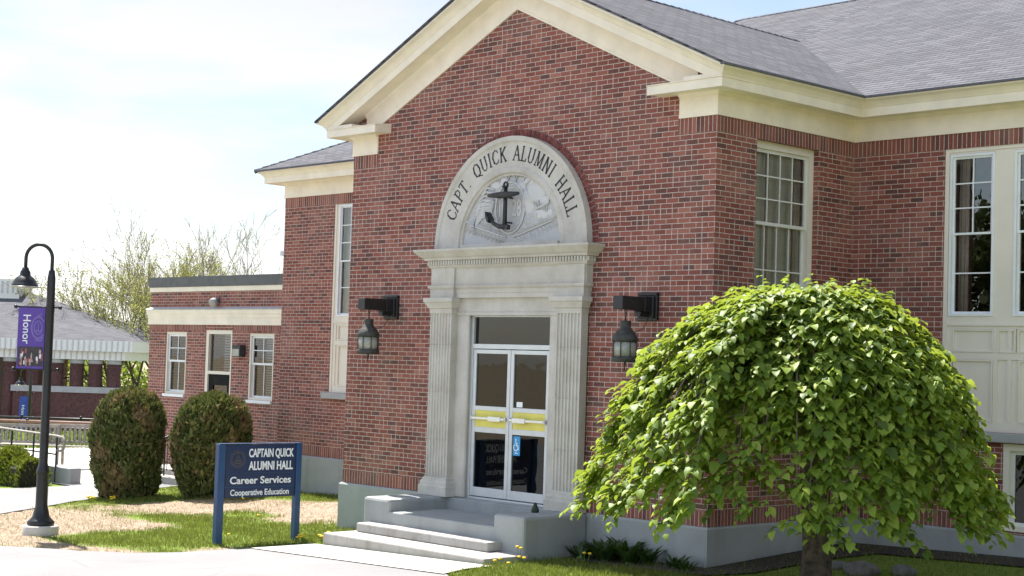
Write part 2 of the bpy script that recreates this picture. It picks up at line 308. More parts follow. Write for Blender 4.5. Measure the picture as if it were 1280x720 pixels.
# ------------------------------------------------------------------ mesh builder
def vec(*a): return np.array(a, float)
class MB:
    def __init__(s): s.v = []; s.f = []; s.m = []; s.uv = []; s.smooth = []
    def face(s, pts, mi=0, uv=None, smooth=False):
        i = len(s.v); s.v += [tuple(map(float, p)) for p in pts]; s.f.append(tuple(range(i, i+len(pts)))); s.m.append(mi); s.uv.append(uv); s.smooth.append(smooth)
    def raw(s, verts, faces, mi=0, smooth=False):
        i = len(s.v); s.v += [tuple(map(float, p)) for p in verts]
        for f in faces: s.f.append(tuple(i+k for k in f)); s.m.append(mi); s.uv.append(None); s.smooth.append(smooth)
    def box(s, lo, hi, mi=0, fr=None):
        x0, y0, z0 = lo; x1, y1, z1 = hi
        p = [(x0, y0, z0), (x1, y0, z0), (x1, y1, z0), (x0, y1, z0), (x0, y0, z1), (x1, y0, z1), (x1, y1, z1), (x0, y1, z1)]
        f = [(0, 3, 2, 1), (4, 5, 6, 7), (0, 1, 5, 4), (1, 2, 6, 5), (2, 3, 7, 6), (3, 0, 4, 7)]
        if fr is not None:
            p = [fr(*q) for q in p]
            if fr.flip: f = [tuple(reversed(q)) for q in f]
        s.raw(p, f, mi)
    def tube(s, pts, r, n=6, mi=0, cap=True, smooth=True):
        pts = [np.array(p, float) for p in pts]; rs = r if hasattr(r, '__len__') else [r]*len(pts)
        V = []; F = []; a = None
        for k, p in enumerate(pts):
            t = pts[min(k+1, len(pts)-1)]-pts[max(k-1, 0)]; t = t/(np.linalg.norm(t)+1e-9)
            if a is None:
                a = np.cross(t, (0, 0, 1.)) if abs(t[2]) < .9 else np.cross(t, (1., 0, 0))
            a = a-t*np.dot(a, t); a /= np.linalg.norm(a)+1e-9; b = np.cross(t, a)
            for j in range(n):
                th = 2*PI*j/n; V.append(p+rs[k]*(math.cos(th)*a+math.sin(th)*b))
        for k in range(len(pts)-1):
            for j in range(n):
                F.append((k*n+j, k*n+(j+1) % n, (k+1)*n+(j+1) % n, (k+1)*n+j))
        if cap: F.append(tuple(reversed(range(n)))); F.append(tuple(range((len(pts)-1)*n, len(pts)*n)))
        s.raw(V, F, mi, smooth)
    def lathe(s, prof, c=(0, 0, 0), n=20, mi=0, smooth=True, a0=0):
        V = []; F = []
        for r, z in prof:
            for j in range(n):
                th = a0+2*PI*j/n; V.append((c[0]+r*math.cos(th), c[1]+r*math.sin(th), c[2]+z))
        for k in range(len(prof)-1):
            for j in range(n): F.append((k*n+j, k*n+(j+1) % n, (k+1)*n+(j+1) % n, (k+1)*n+j))
        F.append(tuple(reversed(range(n)))); F.append(tuple(range((len(prof)-1)*n, len(prof)*n)))
        s.raw(V, F, mi, smooth)
    def prism(s, poly, y0, y1, mi=0, fr=None):
        # poly in (x, z); extruded along y
        n = len(poly); g = fr if fr else (lambda x, y, z: (x, y, z))
        V = [g(x, y0, z) for x, z in poly]+[g(x, y1, z) for x, z in poly]
        F = [tuple(range(n)), tuple(reversed(range(n, 2*n)))]+[(i, i+n, (i+1) % n+n, (i+1) % n) for i in range(n)]
        if fr is not None and fr.flip: F = [tuple(reversed(q)) for q in F]
        s.raw(V, F, mi)
    def sweep(s, path, prof, mi=0, closed_prof=True, skip=(0, 0)):
        # path: list of plan points, outward normal on the right-hand side; prof: list of (o, z)
        P = [np.array(p, float) for p in path]; N = []
        for k in range(len(P)-1):
            d = P[k+1]-P[k]; d /= np.linalg.norm(d); N.append(np.array((d[1], -d[0])))
        V = []
        for k, p in enumerate(P):
            if k == 0: m = N[0]
            elif k == len(P)-1: m = N[-1]
            else:
                m = N[k-1]+N[k]; m = m/np.dot(m, N[k])
            for o, z in prof: V.append((p[0]+m[0]*o, p[1]+m[1]*o, z))
        n = len(prof); F = []
        rng = n if closed_prof else n-1
        k0, k1 = skip[0], len(P)-1-skip[1]
        for k in range(k0, k1):
            for j in range(rng):
                F.append((k*n+j, (k+1)*n+j, (k+1)*n+(j+1) % n, k*n+(j+1) % n))
        if closed_prof: F.append(tuple(range(k0*n, k0*n+n))); F.append(tuple(reversed(range(k1*n, (k1+1)*n))))
        s.raw(V, F, mi)
    def build(s, name, mats, parent=None, org=(0, 0, 0), bevel=0, uvauto=True, recalc=False):
        me = bpy.data.meshes.new(name); o3 = np.array(org, float)
        V = np.array(s.v, float)
        me.from_pydata((V-o3).tolist(), [], s.f)
        mats = mats if isinstance(mats, (list, tuple)) else [mats]
        for q in mats: me.materials.append(MATS[q])
        if len(mats) > 1: me.polygons.foreach_set('material_index', s.m)
        if any(s.smooth): me.polygons.foreach_set('use_smooth', s.smooth)
        me.update()
        if uvauto:
            ul = me.uv_layers.new(name='UVMap'); data = np.zeros((len(me.loops), 2))
            li = 0
            for fi, f in enumerate(s.f):
                pts = V[list(f)]
                if s.uv[fi] is not None: data[li:li+len(f)] = s.uv[fi]
                else:
                    nn = np.cross(pts[1]-pts[0], pts[2]-pts[0]); ln = np.linalg.norm(nn); nn = nn/ln if ln > 1e-12 else np.array((0, 0, 1.))
                    if abs(nn[2]) > .97: t = np.array((1., 0, 0)); b = np.array((0, 1., 0))
                    else:
                        t = np.cross((0, 0, 1.), nn); t /= np.linalg.norm(t); b = np.cross(nn, t)
                    data[li:li+len(f), 0] = pts@t; data[li:li+len(f), 1] = pts@b
                li += len(f)
            ul.data.foreach_set('uv', data.ravel())
        if recalc:
            bm = bmesh.new(); bm.from_mesh(me); bmesh.ops.recalc_face_normals(bm, faces=bm.faces); bm.to_mesh(me); bm.free()
        o = bpy.data.objects.new(name, me); COL.objects.link(o)
        if parent is not None: o.parent = parent
        if bevel:
            md = o.modifiers.new('edge', 'BEVEL'); md.width = bevel; md.segments = 2; md.limit_method = 'ANGLE'
        return o
def np_mesh(name, V, faces_flat, loop_tot, mats, parent=None, mi=None, smooth=False):
    me = bpy.data.meshes.new(name); nv = len(V); nf = len(loop_tot)
    me.vertices.add(nv); me.vertices.foreach_set('co', np.asarray(V, np.float32).ravel())
    me.loops.add(len(faces_flat)); me.loops.foreach_set('vertex_index', np.asarray(faces_flat, np.int32))
    me.polygons.add(nf); st = np.concatenate(([0], np.cumsum(loop_tot)[:-1])).astype(np.int32)
    me.polygons.foreach_set('loop_start', st); me.polygons.foreach_set('loop_total', np.asarray(loop_tot, np.int32))
    for q in (mats if isinstance(mats, (list, tuple)) else [mats]): me.materials.append(MATS[q])
    if mi is not None: me.polygons.foreach_set('material_index', np.asarray(mi, np.int32))
    if smooth: me.polygons.foreach_set('use_smooth', np.ones(nf, bool))
    me.update(); me.validate()
    o = bpy.data.objects.new(name, me); COL.objects.link(o)
    if parent is not None: o.parent = parent
    return o
class Frame:
    """local (u along wall, n outward, z) -> world"""
    def __init__(s, o, u, n):
        s.o = np.array(o, float); s.u = np.array(u, float); s.n = np.array(n, float)
        s.flip = np.dot(np.cross(s.u, s.n), (0, 0, 1)) < 0
    def __call__(s, u, n, z): return s.o+u*s.u+n*s.n+np.array((0, 0, z))
def tag(o, label=None, cat=None, group=None, kind=None):
    if label: o['label'] = label
    if cat: o['category'] = cat
    if group: o['group'] = group
    if kind: o['kind'] = kind
    return o
def thing(name, label, cat, loc=(0, 0, 0), rz=0, group=None):
    o = bpy.data.objects.new(name, None); COL.objects.link(o); o.location = loc; o.rotation_euler = (0, 0, rz); o.empty_display_size = .2
    return tag(o, label, cat, group)
def copy_tree(o, parent=None):
    c = o.copy(); COL.objects.link(c); c.parent = parent
    for ch in list(o.children): copy_tree(ch, c)
    return c
def text_geo(body, height, width=None, bold=0, extrude=.004):
    cu = bpy.data.curves.new('txt', 'FONT'); cu.body = body; cu.size = 1; cu.offset = bold; cu.resolution_u = 4
    ob = bpy.data.objects.new('txt', cu); COL.objects.link(ob)
    dg = bpy.context.evaluated_depsgraph_get(); me = bpy.data.meshes.new_from_object(ob.evaluated_get(dg))
    V = np.array([v.co[:] for v in me.vertices]); F = [tuple(p.vertices) for p in me.polygons]
    bpy.data.objects.remove(ob); bpy.data.curves.remove(cu); bpy.data.meshes.remove(me)
    cap = .70
    V[:, 1] *= height/cap; x0, x1 = V[:, 0].min(), V[:, 0].max()
    sx = (width/(x1-x0)) if width else height/cap
    V[:, 0] = (V[:, 0]-x0)*sx
    n = len(V)
    # give letters a thickness
    VV = np.vstack((V[:, :2].tolist() and np.c_[V[:, :2], np.zeros(n)], np.c_[V[:, :2], np.full(n, extrude)]))
    FF = [tuple(reversed(f)) for f in F]+[tuple(k+n for k in f) for f in F]
    cnt = {}
    for f in F:
        for a, b in zip(f, f[1:]+f[:1]): cnt[(a, b)] = 1
    for (a, b) in cnt:
        if (b, a) not in cnt: FF.append((a, b, b+n, a+n))
    return VV, FF

# ------------------------------------------------------------------ terrain
def g(X, Y):
    X = np.asarray(X, float); Y = np.asarray(Y, float)
    return np.interp(X, [-700, -90, -46, -40, -30, -14.3, 5.7, 20, 700], [-3, -2.7, -2.6, -.75, -.4, -.15, .45, .6, .6]) + np.interp(Y, [0, 4], [0, .2])
DIRT = [(-11.2, -3.6, 2.2, 1.1, 1.0), (-11.4, -2.4, 2.0, 1.0, .9), (-13.0, 0.0, 1.7, 1.0, .8), (-12.1, 1.0, 1.6, .8, .9), (-10.0, 1.5, 1.6, .75, 1.2), (-9.2, .5, 1.0, .5, .8), (-9.9, -2.7, 1.1, .8, .7),
        (-6.4, -4.75, .75, .35, .9), (-7.9, -4.95, 1.0, .35, 1.0), (-9.2, -5.1, 1.1, .5, 1.0), (-5.9, -3.4, .22, .6, .7), (-10.9, 2.0, 1.4, .55, .7), (-13.5, -2.0, 1.2, .9, .45), (-9.5, -4.2, .7, .5, .5)]
GRASS = [(-8.2, -3.5, 1.2, .75, 1.0), (-7.5, -2.4, 1.3, .8, 1.1), (-7.2, -1.2, 1.3, .8, 1.0), (-8.8, -1.2, 1.1, .5, .7), (-8.1, -4.3, .7, .25, .5), (-10.6, .4, .9, .35, .7), (-11, -1.2, 1.0, .5, .5), (-14.0, 3.2, 1.6, .8, 1.0), (-11.2, 2.9, 2.0, .45, 1.0), (-14.8, .6, .8, .8, .6)]
def dirt_field(X, Y):
    d = np.full(np.shape(X), .18)
    for (cx, cy, sx, sy, a) in DIRT: d = d+.75*a*np.exp(-((X-cx)/sx)**2-((Y-cy)/sy)**2)
    for (cx, cy, sx, sy, a) in GRASS: d = d-.75*a*np.exp(-((X-cx)/sx)**2-((Y-cy)/sy)**2)
    d = np.where(X > -5.4, -.1, d); d = np.where(X < -16.8, .05, d); d = np.where((X < -40) & (X > -56), .35, d); d = np.where((Y < -9) | (X > 12) | (np.abs(X) > 70) | (Y > 80), .52, d)  # far and rear ground made drier to cut green bounce light
    return np.clip(d, 0, 1)
def ground_sheet():
    xs = np.concatenate(([-1500, -900, -600, -300, -150, -90, -75, -60, -50, -40, -35, -30, -26, -23, -21, -19], np.arange(-17.5, 6.01, .12), [7, 9, 12, 16, 20, 40, 100, 300, 900, 1500]))
    ys = np.concatenate(([-1500, -900, -300, -100, -50, -30, -22, -16, -12, -10, -8], np.arange(-6.6, 5.01, .12), [6, 8, 12, 16, 22, 30, 45, 70, 120, 300, 900, 1500]))
    X, Y = np.meshgrid(xs, ys); Z = g(X, Y)
    rough = np.where((X > -17.4) & (X < -5.7) & (Y > -6.4) & (Y < 4), 1, 0)
    Z = Z+rough*np.minimum(RNG.normal(-.004, .009, X.shape), .003)
    # small worn bank of soil against the wing
    Z = Z+.16*np.exp(-((X+9.4)/1.5)**2-((Y-1.6)/.7)**2)
    V = np.c_[X.ravel(), Y.ravel(), Z.ravel()]
    nx, ny = len(xs), len(ys); i = np.arange(nx*ny).reshape(ny, nx)
    F = np.stack((i[:-1, :-1], i[:-1, 1:], i[1:, 1:], i[1:, :-1]), -1).reshape(-1, 4)
    o = np_mesh('ground', V, F.ravel(), np.full(len(F), 4), 'ground', smooth=True)
    a = o.data.attributes.new('dirt', 'FLOAT', 'POINT'); a.data.foreach_set('value', dirt_field(X, Y).ravel().astype(np.float32))
    tag(o, 'lawn with green turf and worn patches of bare dry soil', 'ground', kind='structure')
ground_sheet()
def overlay(name, poly, mat, off, label, cat, step=.6, thick=0):
    bm = bmesh.new(); vs_ = [bm.verts.new((x, y, 0)) for x, y in poly]; bm.faces.new(vs_)
    bmesh.ops.triangulate(bm, faces=bm.faces[:])
    px = [p[0] for p in poly]; py = [p[1] for p in poly]
    for ax, lo, hi in ((0, min(px), max(px)), (1, min(py), max(py))):
        k = math.ceil(lo/step)*step
        cuts = set()
        while k < hi: cuts.add(round(k, 4)); k += step
        for e in ([-90, -46, -40, -30, -14.3, 5.7, 20] if ax == 0 else [0, 4]):
            if lo < e < hi: cuts.add(e)
        for k in sorted(cuts):
            co = (k, 0, 0) if ax == 0 else (0, k, 0); no = (1, 0, 0) if ax == 0 else (0, 1, 0)
            bmesh.ops.bisect_plane(bm, geom=bm.verts[:]+bm.edges[:]+bm.faces[:], plane_co=co, plane_no=no)
    for v in bm.verts: v.co.z = float(g(v.co.x, v.co.y))+off
    if thick:
        r = bmesh.ops.extrude_face_region(bm, geom=bm.faces[:])
        for e in r['geom']:
            if isinstance(e, bmesh.types.BMVert): e.co.z -= thick
    bmesh.ops.recalc_face_normals(bm, faces=bm.faces[:])
    me = bpy.data.meshes.new(name); bm.to_mesh(me); bm.free(); me.materials.append(MATS[mat])
    if not thick and len(me.polygons) and me.polygons[0].normal.z < 0: me.flip_normals()
    o = bpy.data.objects.new(name, me); COL.objects.link(o); tag(o, label, cat, kind='structure'); return o
def wavy(pts, amp=.04, n=8):
    r = []
    for (a, b) in zip(pts[:-1], pts[1:]):
        for k in range(n):
            t = k/n; r.append((a[0]+(b[0]-a[0])*t+random.uniform(-amp, amp), a[1]+(b[1]-a[1])*t+random.uniform(-amp, amp)))
    r.append(pts[-1]); return r
edge = [(-30, -14), (-14, -7.4), (-10, -6.2), (-7.96, -5.54), (-7.33, -5.27), (-6.61, -5.02), (-6.04, -4.66), (-5.74, -4.26), (-5.62, -3.73), (-5.6, -3.2), (-5.6, -2.66), (-5.58, -2.2)]
overlay('driveway', wavy(edge, .035, 5)+[(-5.5, -2.16), (-5.5, -3.05), (-1.5, -3.02), (0, -4.2), (3, -8), (9, -14), (22, -26), (22, -60), (-30, -60)], 'asphalt', .012, 'pale worn asphalt drive in the foreground', 'driveway', 1.2)
overlay('walkway', [(-5.52, -2.02), (-1.78, -2.02), (-1.74, -2.5), (-1.5, -3.08), (-5.52, -3.08)], 'walk_concrete', .024, 'strip of light concrete paving at the foot of the steps', 'walkway', .6)
pe = [(-9, -8.2), (-13.3, -2.96), (-14.3, -1.7), (-15.3, -.45), (-16.0, .6), (-16.35, 1.8), (-16.5, 3.0), (-16.5, 4.15)]
overlay('path', wavy(pe, .03, 5)+[(-19.0, 4.15), (-18.4, 1.06), (-19.05, -.2), (-21.5, -4.5), (-20, -9)], 'asphalt', .012, 'curved asphalt path running behind the lawn to the low annex', 'path', 1.2)
overlay('plaza', [(-18.42, 1.1), (-18.95, 4.1), (-22.2, 4.1), (-22.4, 10), (-31, 10), (-33, 1.5), (-19.25, 1.1)], 'walk_concrete', .016, 'bright concrete terrace beyond the bushes where the benches stand', 'terrace', 1.5)

overlay('grey_bounce_sheet', [(-46.5, -14), (-46.5, 48), (-66, 35), (-61, 29.5), (-78, 11.5), (-84, -14)], 'asphalt', .02, 'pale asphalt sheet added below the terrace to keep green bounce off the columned building', 'bounce sheet', 4)  # asphalt sheet added so its grey bounce keeps the far fascia from turning green

# ------------------------------------------------------------------ the hall
CX = -3.70; W = 7.486; D = 3.07; DL = 3.41; ZB = .80; ZT = 6.04; XW = -14.136; XE = 7.3
ZE = 6.585; OV = .45; SL = .466; RX = -3.743; ZR = ZE+SL*(OV-RX)
hall = thing('alumni_hall', 'red brick hall with gabled entrance pavilion, cream cornices and carved stone doorway', 'building', (RX, 0, float(g(RX, 0))))
HO = tuple(hall.location)
def hb(mb, name, mats, parent=None, **k): return mb.build(name, mats, parent if parent is not None else hall, HO, **k)
def wall_panel(mb, fr, u0, u1, z0, z1, holes, depth=.12, mi=0):
    us = sorted({u0, u1, *[h[0] for h in holes], *[h[1] for h in holes]}); us = [u for u in us if u0 <= u <= u1]
    zs = sorted({z0, z1, *[h[2] for h in holes], *[h[3] for h in holes]}); zs = [z for z in zs if z0 <= z <= z1]
    for a, b in zip(us[:-1], us[1:]):
        for c, d in zip(zs[:-1], zs[1:]):
            mu, mz = (a+b)/2, (c+d)/2
            if any(h[0] < mu < h[1] and h[2] < mz < h[3] for h in holes): continue
            q = [fr(a, 0, c), fr(b, 0, c), fr(b, 0, d), fr(a, 0, d)]
            if fr.flip is False: q = q[::-1]
            mb.face(q, mi)
    for h in holes:
        a, b, c, d = h
        for q in ([fr(a, 0, c), fr(a, -depth, c), fr(a, -depth, d), fr(a, 0, d)], [fr(b, 0, c), fr(b, -depth, c), fr(b, -depth, d), fr(b, 0, d)],
                  [fr(a, 0, d), fr(a, -depth, d), fr(b, -depth, d), fr(b, 0, d)], [fr(a, 0, c), fr(a, -depth, c), fr(b, -depth, c), fr(b, 0, c)]):
            mb.face(q, mi)
FRONT = Frame((0, 0, 0), (1, 0, 0), (0, -1, 0))
SIDE = Frame((0, 0, 0), (0, 1, 0), (1, 0, 0))
SIDEL = Frame((-W, 0, 0), (0, 1, 0), (-1, 0, 0))
MAIN = Frame((0, D, 0), (1, 0, 0), (0, -1, 0))
WING = Frame((0, DL, 0), (1, 0, 0), (0, -1, 0))
ENDL = Frame((XW, 0, 0), (0, 1, 0), (-1, 0, 0))
ENDR = Frame((XE, 0, 0), (0, 1, 0), (1, 0, 0))
BACK = Frame((0, 16.5, 0), (1, 0, 0), (0, 1, 0))
DOOR = (CX-.87, CX+.87, .70, 3.56)
SWIN = (.84, 2.22, 2.86, 5.84)
BAY = (1.44, 5.25, 2.09, 5.84)
BASEW = (2.36, 3.35, .84, 1.95)
WBAY = (-12.45, -8.75, 2.09, 5.90)
mb = MB()
wall_panel(mb, FRONT, -W, 0, ZB, 6.30, [DOOR])
# gable field
mb.face([(-W, 0, 6.30), (0, 0, 6.30), (0, 0, 6.60), (RX, 0, 8.34), (-W, 0, 6.60)])
wall_panel(mb, SIDE, 0, D, ZB, 6.45, [SWIN], .19)
wall_panel(mb, SIDEL, 0, DL, ZB, 6.45, [])
wall_panel(mb, MAIN, 0, XE, ZB, 6.45, [BAY, BASEW])
wall_panel(mb, WING, XW, -W, ZB, 6.45, [WBAY])
wall_panel(mb, ENDL, DL, 16.5, ZB, 6.45, [])
wall_panel(mb, ENDR, D, 16.5, ZB, 6.45, [])
wall_panel(mb, BACK, XW, XE, ZB, 6.45, [])
wall = hb(mb, 'wall', 'brick')
# soldier courses, 4 mm proud
def band(fr, u0, u1, z0, z1, p=.004):
    mb = MB(); mb.box((u0, 0.001, z0), (u1, p, z1), 0, fr); hb(mb, 'soldier_course', 'soldier')
band(FRONT, -W, CX-1.62, ZB, ZB+.2); band(FRONT, CX+1.62, .004, ZB, ZB+.2)
band(FRONT, -W, -W+.63, ZT-.205, ZT+.01); band(FRONT, -.64, .004, ZT-.205, ZT+.01)
band(SIDE, .0045, D-.0045, ZT-.205, ZT+.01); band(SIDE, .0045, D-.0045, ZB, ZB+.2)
band(MAIN, .0045, XE, ZT-.205, ZT+.01); band(MAIN, .0045, 2.28, ZB, ZB+.2)
band(WING, XW, -W, ZT-.205, ZT+.01); band(WING, XW, -W, ZB, ZB+.2)
# arched ring of bricks round the tympanum
mb = MB(); nb = 62
ARC_Z = 4.47; ARC_R = 1.585
for k in range(nb):
    a0 = PI*k/nb+.0045; a1 = PI*(k+1)/nb-.0045
    r0, r1 = ARC_R+.004, ARC_R+.105
    poly = [(CX+r0*math.cos(a0), ARC_Z+r0*math.sin(a0)), (CX+r1*math.cos(a0), ARC_Z+r1*math.sin(a0)), (CX+r1*math.cos(a1), ARC_Z+r1*math.sin(a1)), (CX+r0*math.cos(a1), ARC_Z+r0*math.sin(a1))]
    mb.prism(poly, -.014-random.uniform(0, .003), .0)
simple('ring_brick', (.21, .058, .05), .9, var=.45, scale=13)
simple('column_brick', (.105, .046, .042), .9, var=.3, scale=9)
simple('ring_mortar', (.40, .34, .30), .9, var=.1)
hb(mb, 'brick_arch', 'ring_brick', recalc=True)
mb = MB()
pts = [(CX+(ARC_R+.11)*math.cos(PI*k/40), ARC_Z+(ARC_R+.11)*math.sin(PI*k/40)) for k in range(41)]
pin = [(CX+(ARC_R-.02)*math.cos(PI*k/40), ARC_Z+(ARC_R-.02)*math.sin(PI*k/40)) for k in range(41)]
for k in range(40):
    mb.face([(pts[k][0], -.006, pts[k][1]), (pin[k][0], -.006, pin[k][1]), (pin[k+1][0], -.006, pin[k+1][1]), (pts[k+1][0], -.006, pts[k+1][1])])
hb(mb, 'arch_mortar', 'ring_mortar', recalc=True)
# foundation
mb = MB()
def fnd(path):
    mb.sweep(path, [(0, -.6), (.045, -.6), (.045, ZB-.03), (.025, ZB-.003), (-.1, ZB-.003), (-.1, -.6)])
fnd([(XW, 16.5), (XW, DL), (-W, DL)]); fnd([(-W, DL-.05), (-W, 0), (0, 0), (0, D)]); fnd([(.045, D), (XE, D), (XE, 16.5)])
hb(mb, 'foundation', 'painted_concrete', recalc=True)

# ---- cornice
ZS = 6.345; ZF = 6.45
def cornice(path, prof): 
    mb.sweep(path, prof)
FRZ = [(-.02, ZT), (.028, ZT), (.028, ZT+.035), (.02, ZT+.04), (.02, ZS-.045), (.05, ZS-.02), (.07, ZS+.006), (-.02, ZS+.006)]
FAS = [(-.02, ZS+.002), (.07, ZS+.002), (.30, ZS), (.305, ZS-.012), (.325, ZS-.012), (.325, ZF), (-.02, ZF)]
CRN = [(-.02, ZF+.001), (.325, ZF+.001), (.335, ZF+.012), (.345, ZF+.03), (.385, ZF+.075), (.43, ZF+.098), (.445, ZF+.10), (.445, ZE-.012), (-.02, ZE-.012)]
mb = MB()
R1 = [(-.62, 0), (0, 0), (0, D), (XE, D), (XE, 16.5)]
L1 = [(XW, 16.5), (XW, DL), (-W, DL), (-W, 0), (-W+.62, 0)]
for p in (R1, L1): mb.sweep(p, FRZ)
R2 = [(-.92, 0)]+R1[1:]; L2 = L1[:-1]+[(-W+.92, 0)]
for p in (R2, L2): mb.sweep(p, FAS)
# sloped little cap over the returns
RT = [(-.02, ZF+.0015), (.34, ZF+.0015), (.34, ZF+.012), (-.02, ZF+.05)]
mb.sweep([(-.925, 0), (0, 0), (0, .3)], RT); mb.sweep([(-W, .3), (-W, 0), (-W+.925, 0)], RT)
R3 = [(-1, 0), (0, 0), (0, D), (XE, D), (XE, 16.5)]; L3 = [(XW, 16.5), (XW, DL), (-W, DL), (-W, 0), (-W+1, 0)]
mb.sweep(R3, CRN, skip=(1, 0)); mb.sweep(L3, CRN, skip=(0, 1))
hb(mb, 'cornice', 'cream_paint', recalc=True)
# raking cornice: profile (o, h) below the roof line, swept from eave to apex to eave
def rake(mb, prof, xa, xb, mitre=False):
    for sgn in (1, -1):
        V = []; F = []; n = len(prof)
        for x in (RX+sgn*(xa), RX+sgn*(xb)):
            for o, h in prof:
                xx = x+sgn*max(o, 0) if (mitre and abs(x-RX) > 1) else x
                V.append((xx, -o, ZR-SL*abs(xx-RX)+h-.012))
        for j in range(n): F.append((j, n+j, n+(j+1) % n, (j+1) % n))
        F.append(tuple(range(n))); F.append(tuple(reversed(range(n, 2*n))))
        mb.raw(V, F)
mb = MB(); half = -RX
rake(mb, [(-.02, -.605), (.028, -.605), (.028, -.57), (.022, -.565), (.022, -.31), (.05, -.28), (.07, -.25), (-.02, -.25)], 0, half-.32)
rake(mb, [(-.02, -.249), (.07, -.249), (.30, -.25), (.301, -.262), (.3205, -.262), (.3205, -.142), (-.02, -.142)], 0, half-.004, True)
rake(mb, [(-.02, -.141), (.3205, -.141), (.335, -.128), (.345, -.11), (.385, -.06), (.43, -.035), (.4455, -.033), (.4455, 0), (-.02, 0)], 0, half+.001, True)
for x0, x1 in ((-.31, .317), (-W-.317, -W+.31)): mb.box((x0, -.317, ZF-.03), (x1, .02, ZF+.062))
hb(mb, 'rake_cornice', 'cream_paint', recalc=True)

# ---- roof
YV = (D-OV)+(half+OV); YVL = (DL-OV)+(half+OV)
mb = MB(); T = .03; e = .475
def roof(poly, th=T):
    top = [np.array(p, float)+np.array((0, 0, th)) for p in poly]; bot = [np.array(p, float) for p in poly]; n = len(poly)
    mb.face(top); mb.face(bot[::-1])
    for k in range(n): mb.face([bot[k], bot[(k+1) % n], top[(k+1) % n], top[k]])
zlo = ZE-.002-SL*(e-OV)
roof([(e, -e, zlo), (e, D-e, zlo), (RX, D-e+(e-RX), ZR), (RX, -e, ZR)])
roof([(-W-e, DL-e, zlo), (-W-e, -e, zlo), (RX, -e, ZR), (RX, DL-e+(e-RX), ZR)])
YR = 9.85; run = YR-(D-e); zr = zlo+SL*run
xl = XW-e; xr = XE+e; xlr = xl+run; xrr = xr-run
if xrr < xlr+.3: xlr, xrr = (xlr+xrr)/2-.5, (xlr+xrr)/2+.5
roof([(e, D-e, zlo), (xr, D-e, zlo), (xrr, YR, zr), (RX, YR, zr), (RX, D-e+(e-RX), ZR)])
roof([(xl, DL-e, zlo), (-W-e, DL-e, zlo), (RX, DL-e+(e-RX), ZR), (RX, YR, zr), (xlr, YR, zr)])
yb = 2*YR-(D-e)
roof([(xl, yb, zlo), (xl, DL-e, zlo), (xlr, YR, zr)]); roof([(xr, D-e, zlo), (xr, yb, zlo), (xrr, YR, zr)]); roof([(xr, yb, zlo), (xl, yb, zlo), (xlr, YR, zr), (xrr, YR, zr)])
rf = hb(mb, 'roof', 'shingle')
def capline(a, b, r=.05):
    mb = MB(); a = np.array(a, float); b = np.array(b, float); n = max(2, int(np.linalg.norm(b-a)/.18))
    for k in range(n):
        p = a+(b-a)*k/n; q = a+(b-a)*(k+1.08)/n
        mb.tube([p+np.array((0, 0, .008)), q], [.05, .046], 5)
    hb(mb, 'ridge_cap', 'shingle', rf)
capline((RX, -e, ZR), (RX, D-e+e-RX, ZR)); capline((xlr, YR, zr), (xrr, YR, zr)); capline((xl, DL-e, zlo), (xlr, YR, zr))
mb = MB()   # thin dark drip edge under the shingles
mb.sweep([(0, -OV-.01), (0, D), (XE, D)], [(.40, ZE-.010), (.462, ZE-.010), (.462, ZE+.012), (.40, ZE+.012)])
mb.sweep([(XW, 16), (XW, DL), (-W, DL), (-W, -OV-.01)], [(.40, ZE-.010), (.462, ZE-.010), (.462, ZE+.012), (.40, ZE+.012)])
rake(mb, [(.40, .002), (.4625, .002), (.4625, .024), (.40, .024)], 0, half+.46)
hb(mb, 'drip_edge', 'roof_metal', rf, recalc=True)

# ---- windows
def sash(mbf, mbg, fr, u0, u1, z0, z1, nu, nz, n0, st=.045, mt=.02, zoff=0):
    # stiles, rails, muntins
    mbf.box((u0, n0-.035, z0), (u0+st, n0, z1), 0, fr); mbf.box((u1-st, n0-.035, z0), (u1, n0, z1), 0, fr)
    mbf.box((u0+st, n0-.034, z0), (u1-st, n0-.001, z0+st), 0, fr); mbf.box((u0+st, n0-.034, z1-st), (u1-st, n0-.001, z1), 0, fr)
    a0, a1, c0, c1 = u0+st, u1-st, z0+st, z1-st
    for k in range(1, nu): 
        u = a0+(a1-a0)*k/nu; mbf.box((u-mt/2, n0-.03, c0), (u+mt/2, n0-.006, c1), 0, fr)
    for k in range(1, nz):
        z = c0+(c1-c0)*k/nz; mbf.box((a0, n0-.029, z-mt/2), (a1, n0-.007, z+mt/2), 0, fr)
    q = [fr(a0, n0-.02, c0), fr(a1, n0-.02, c0), fr(a1, n0-.02, c1), fr(a0, n0-.02, c1)]
    mbg.face(q)
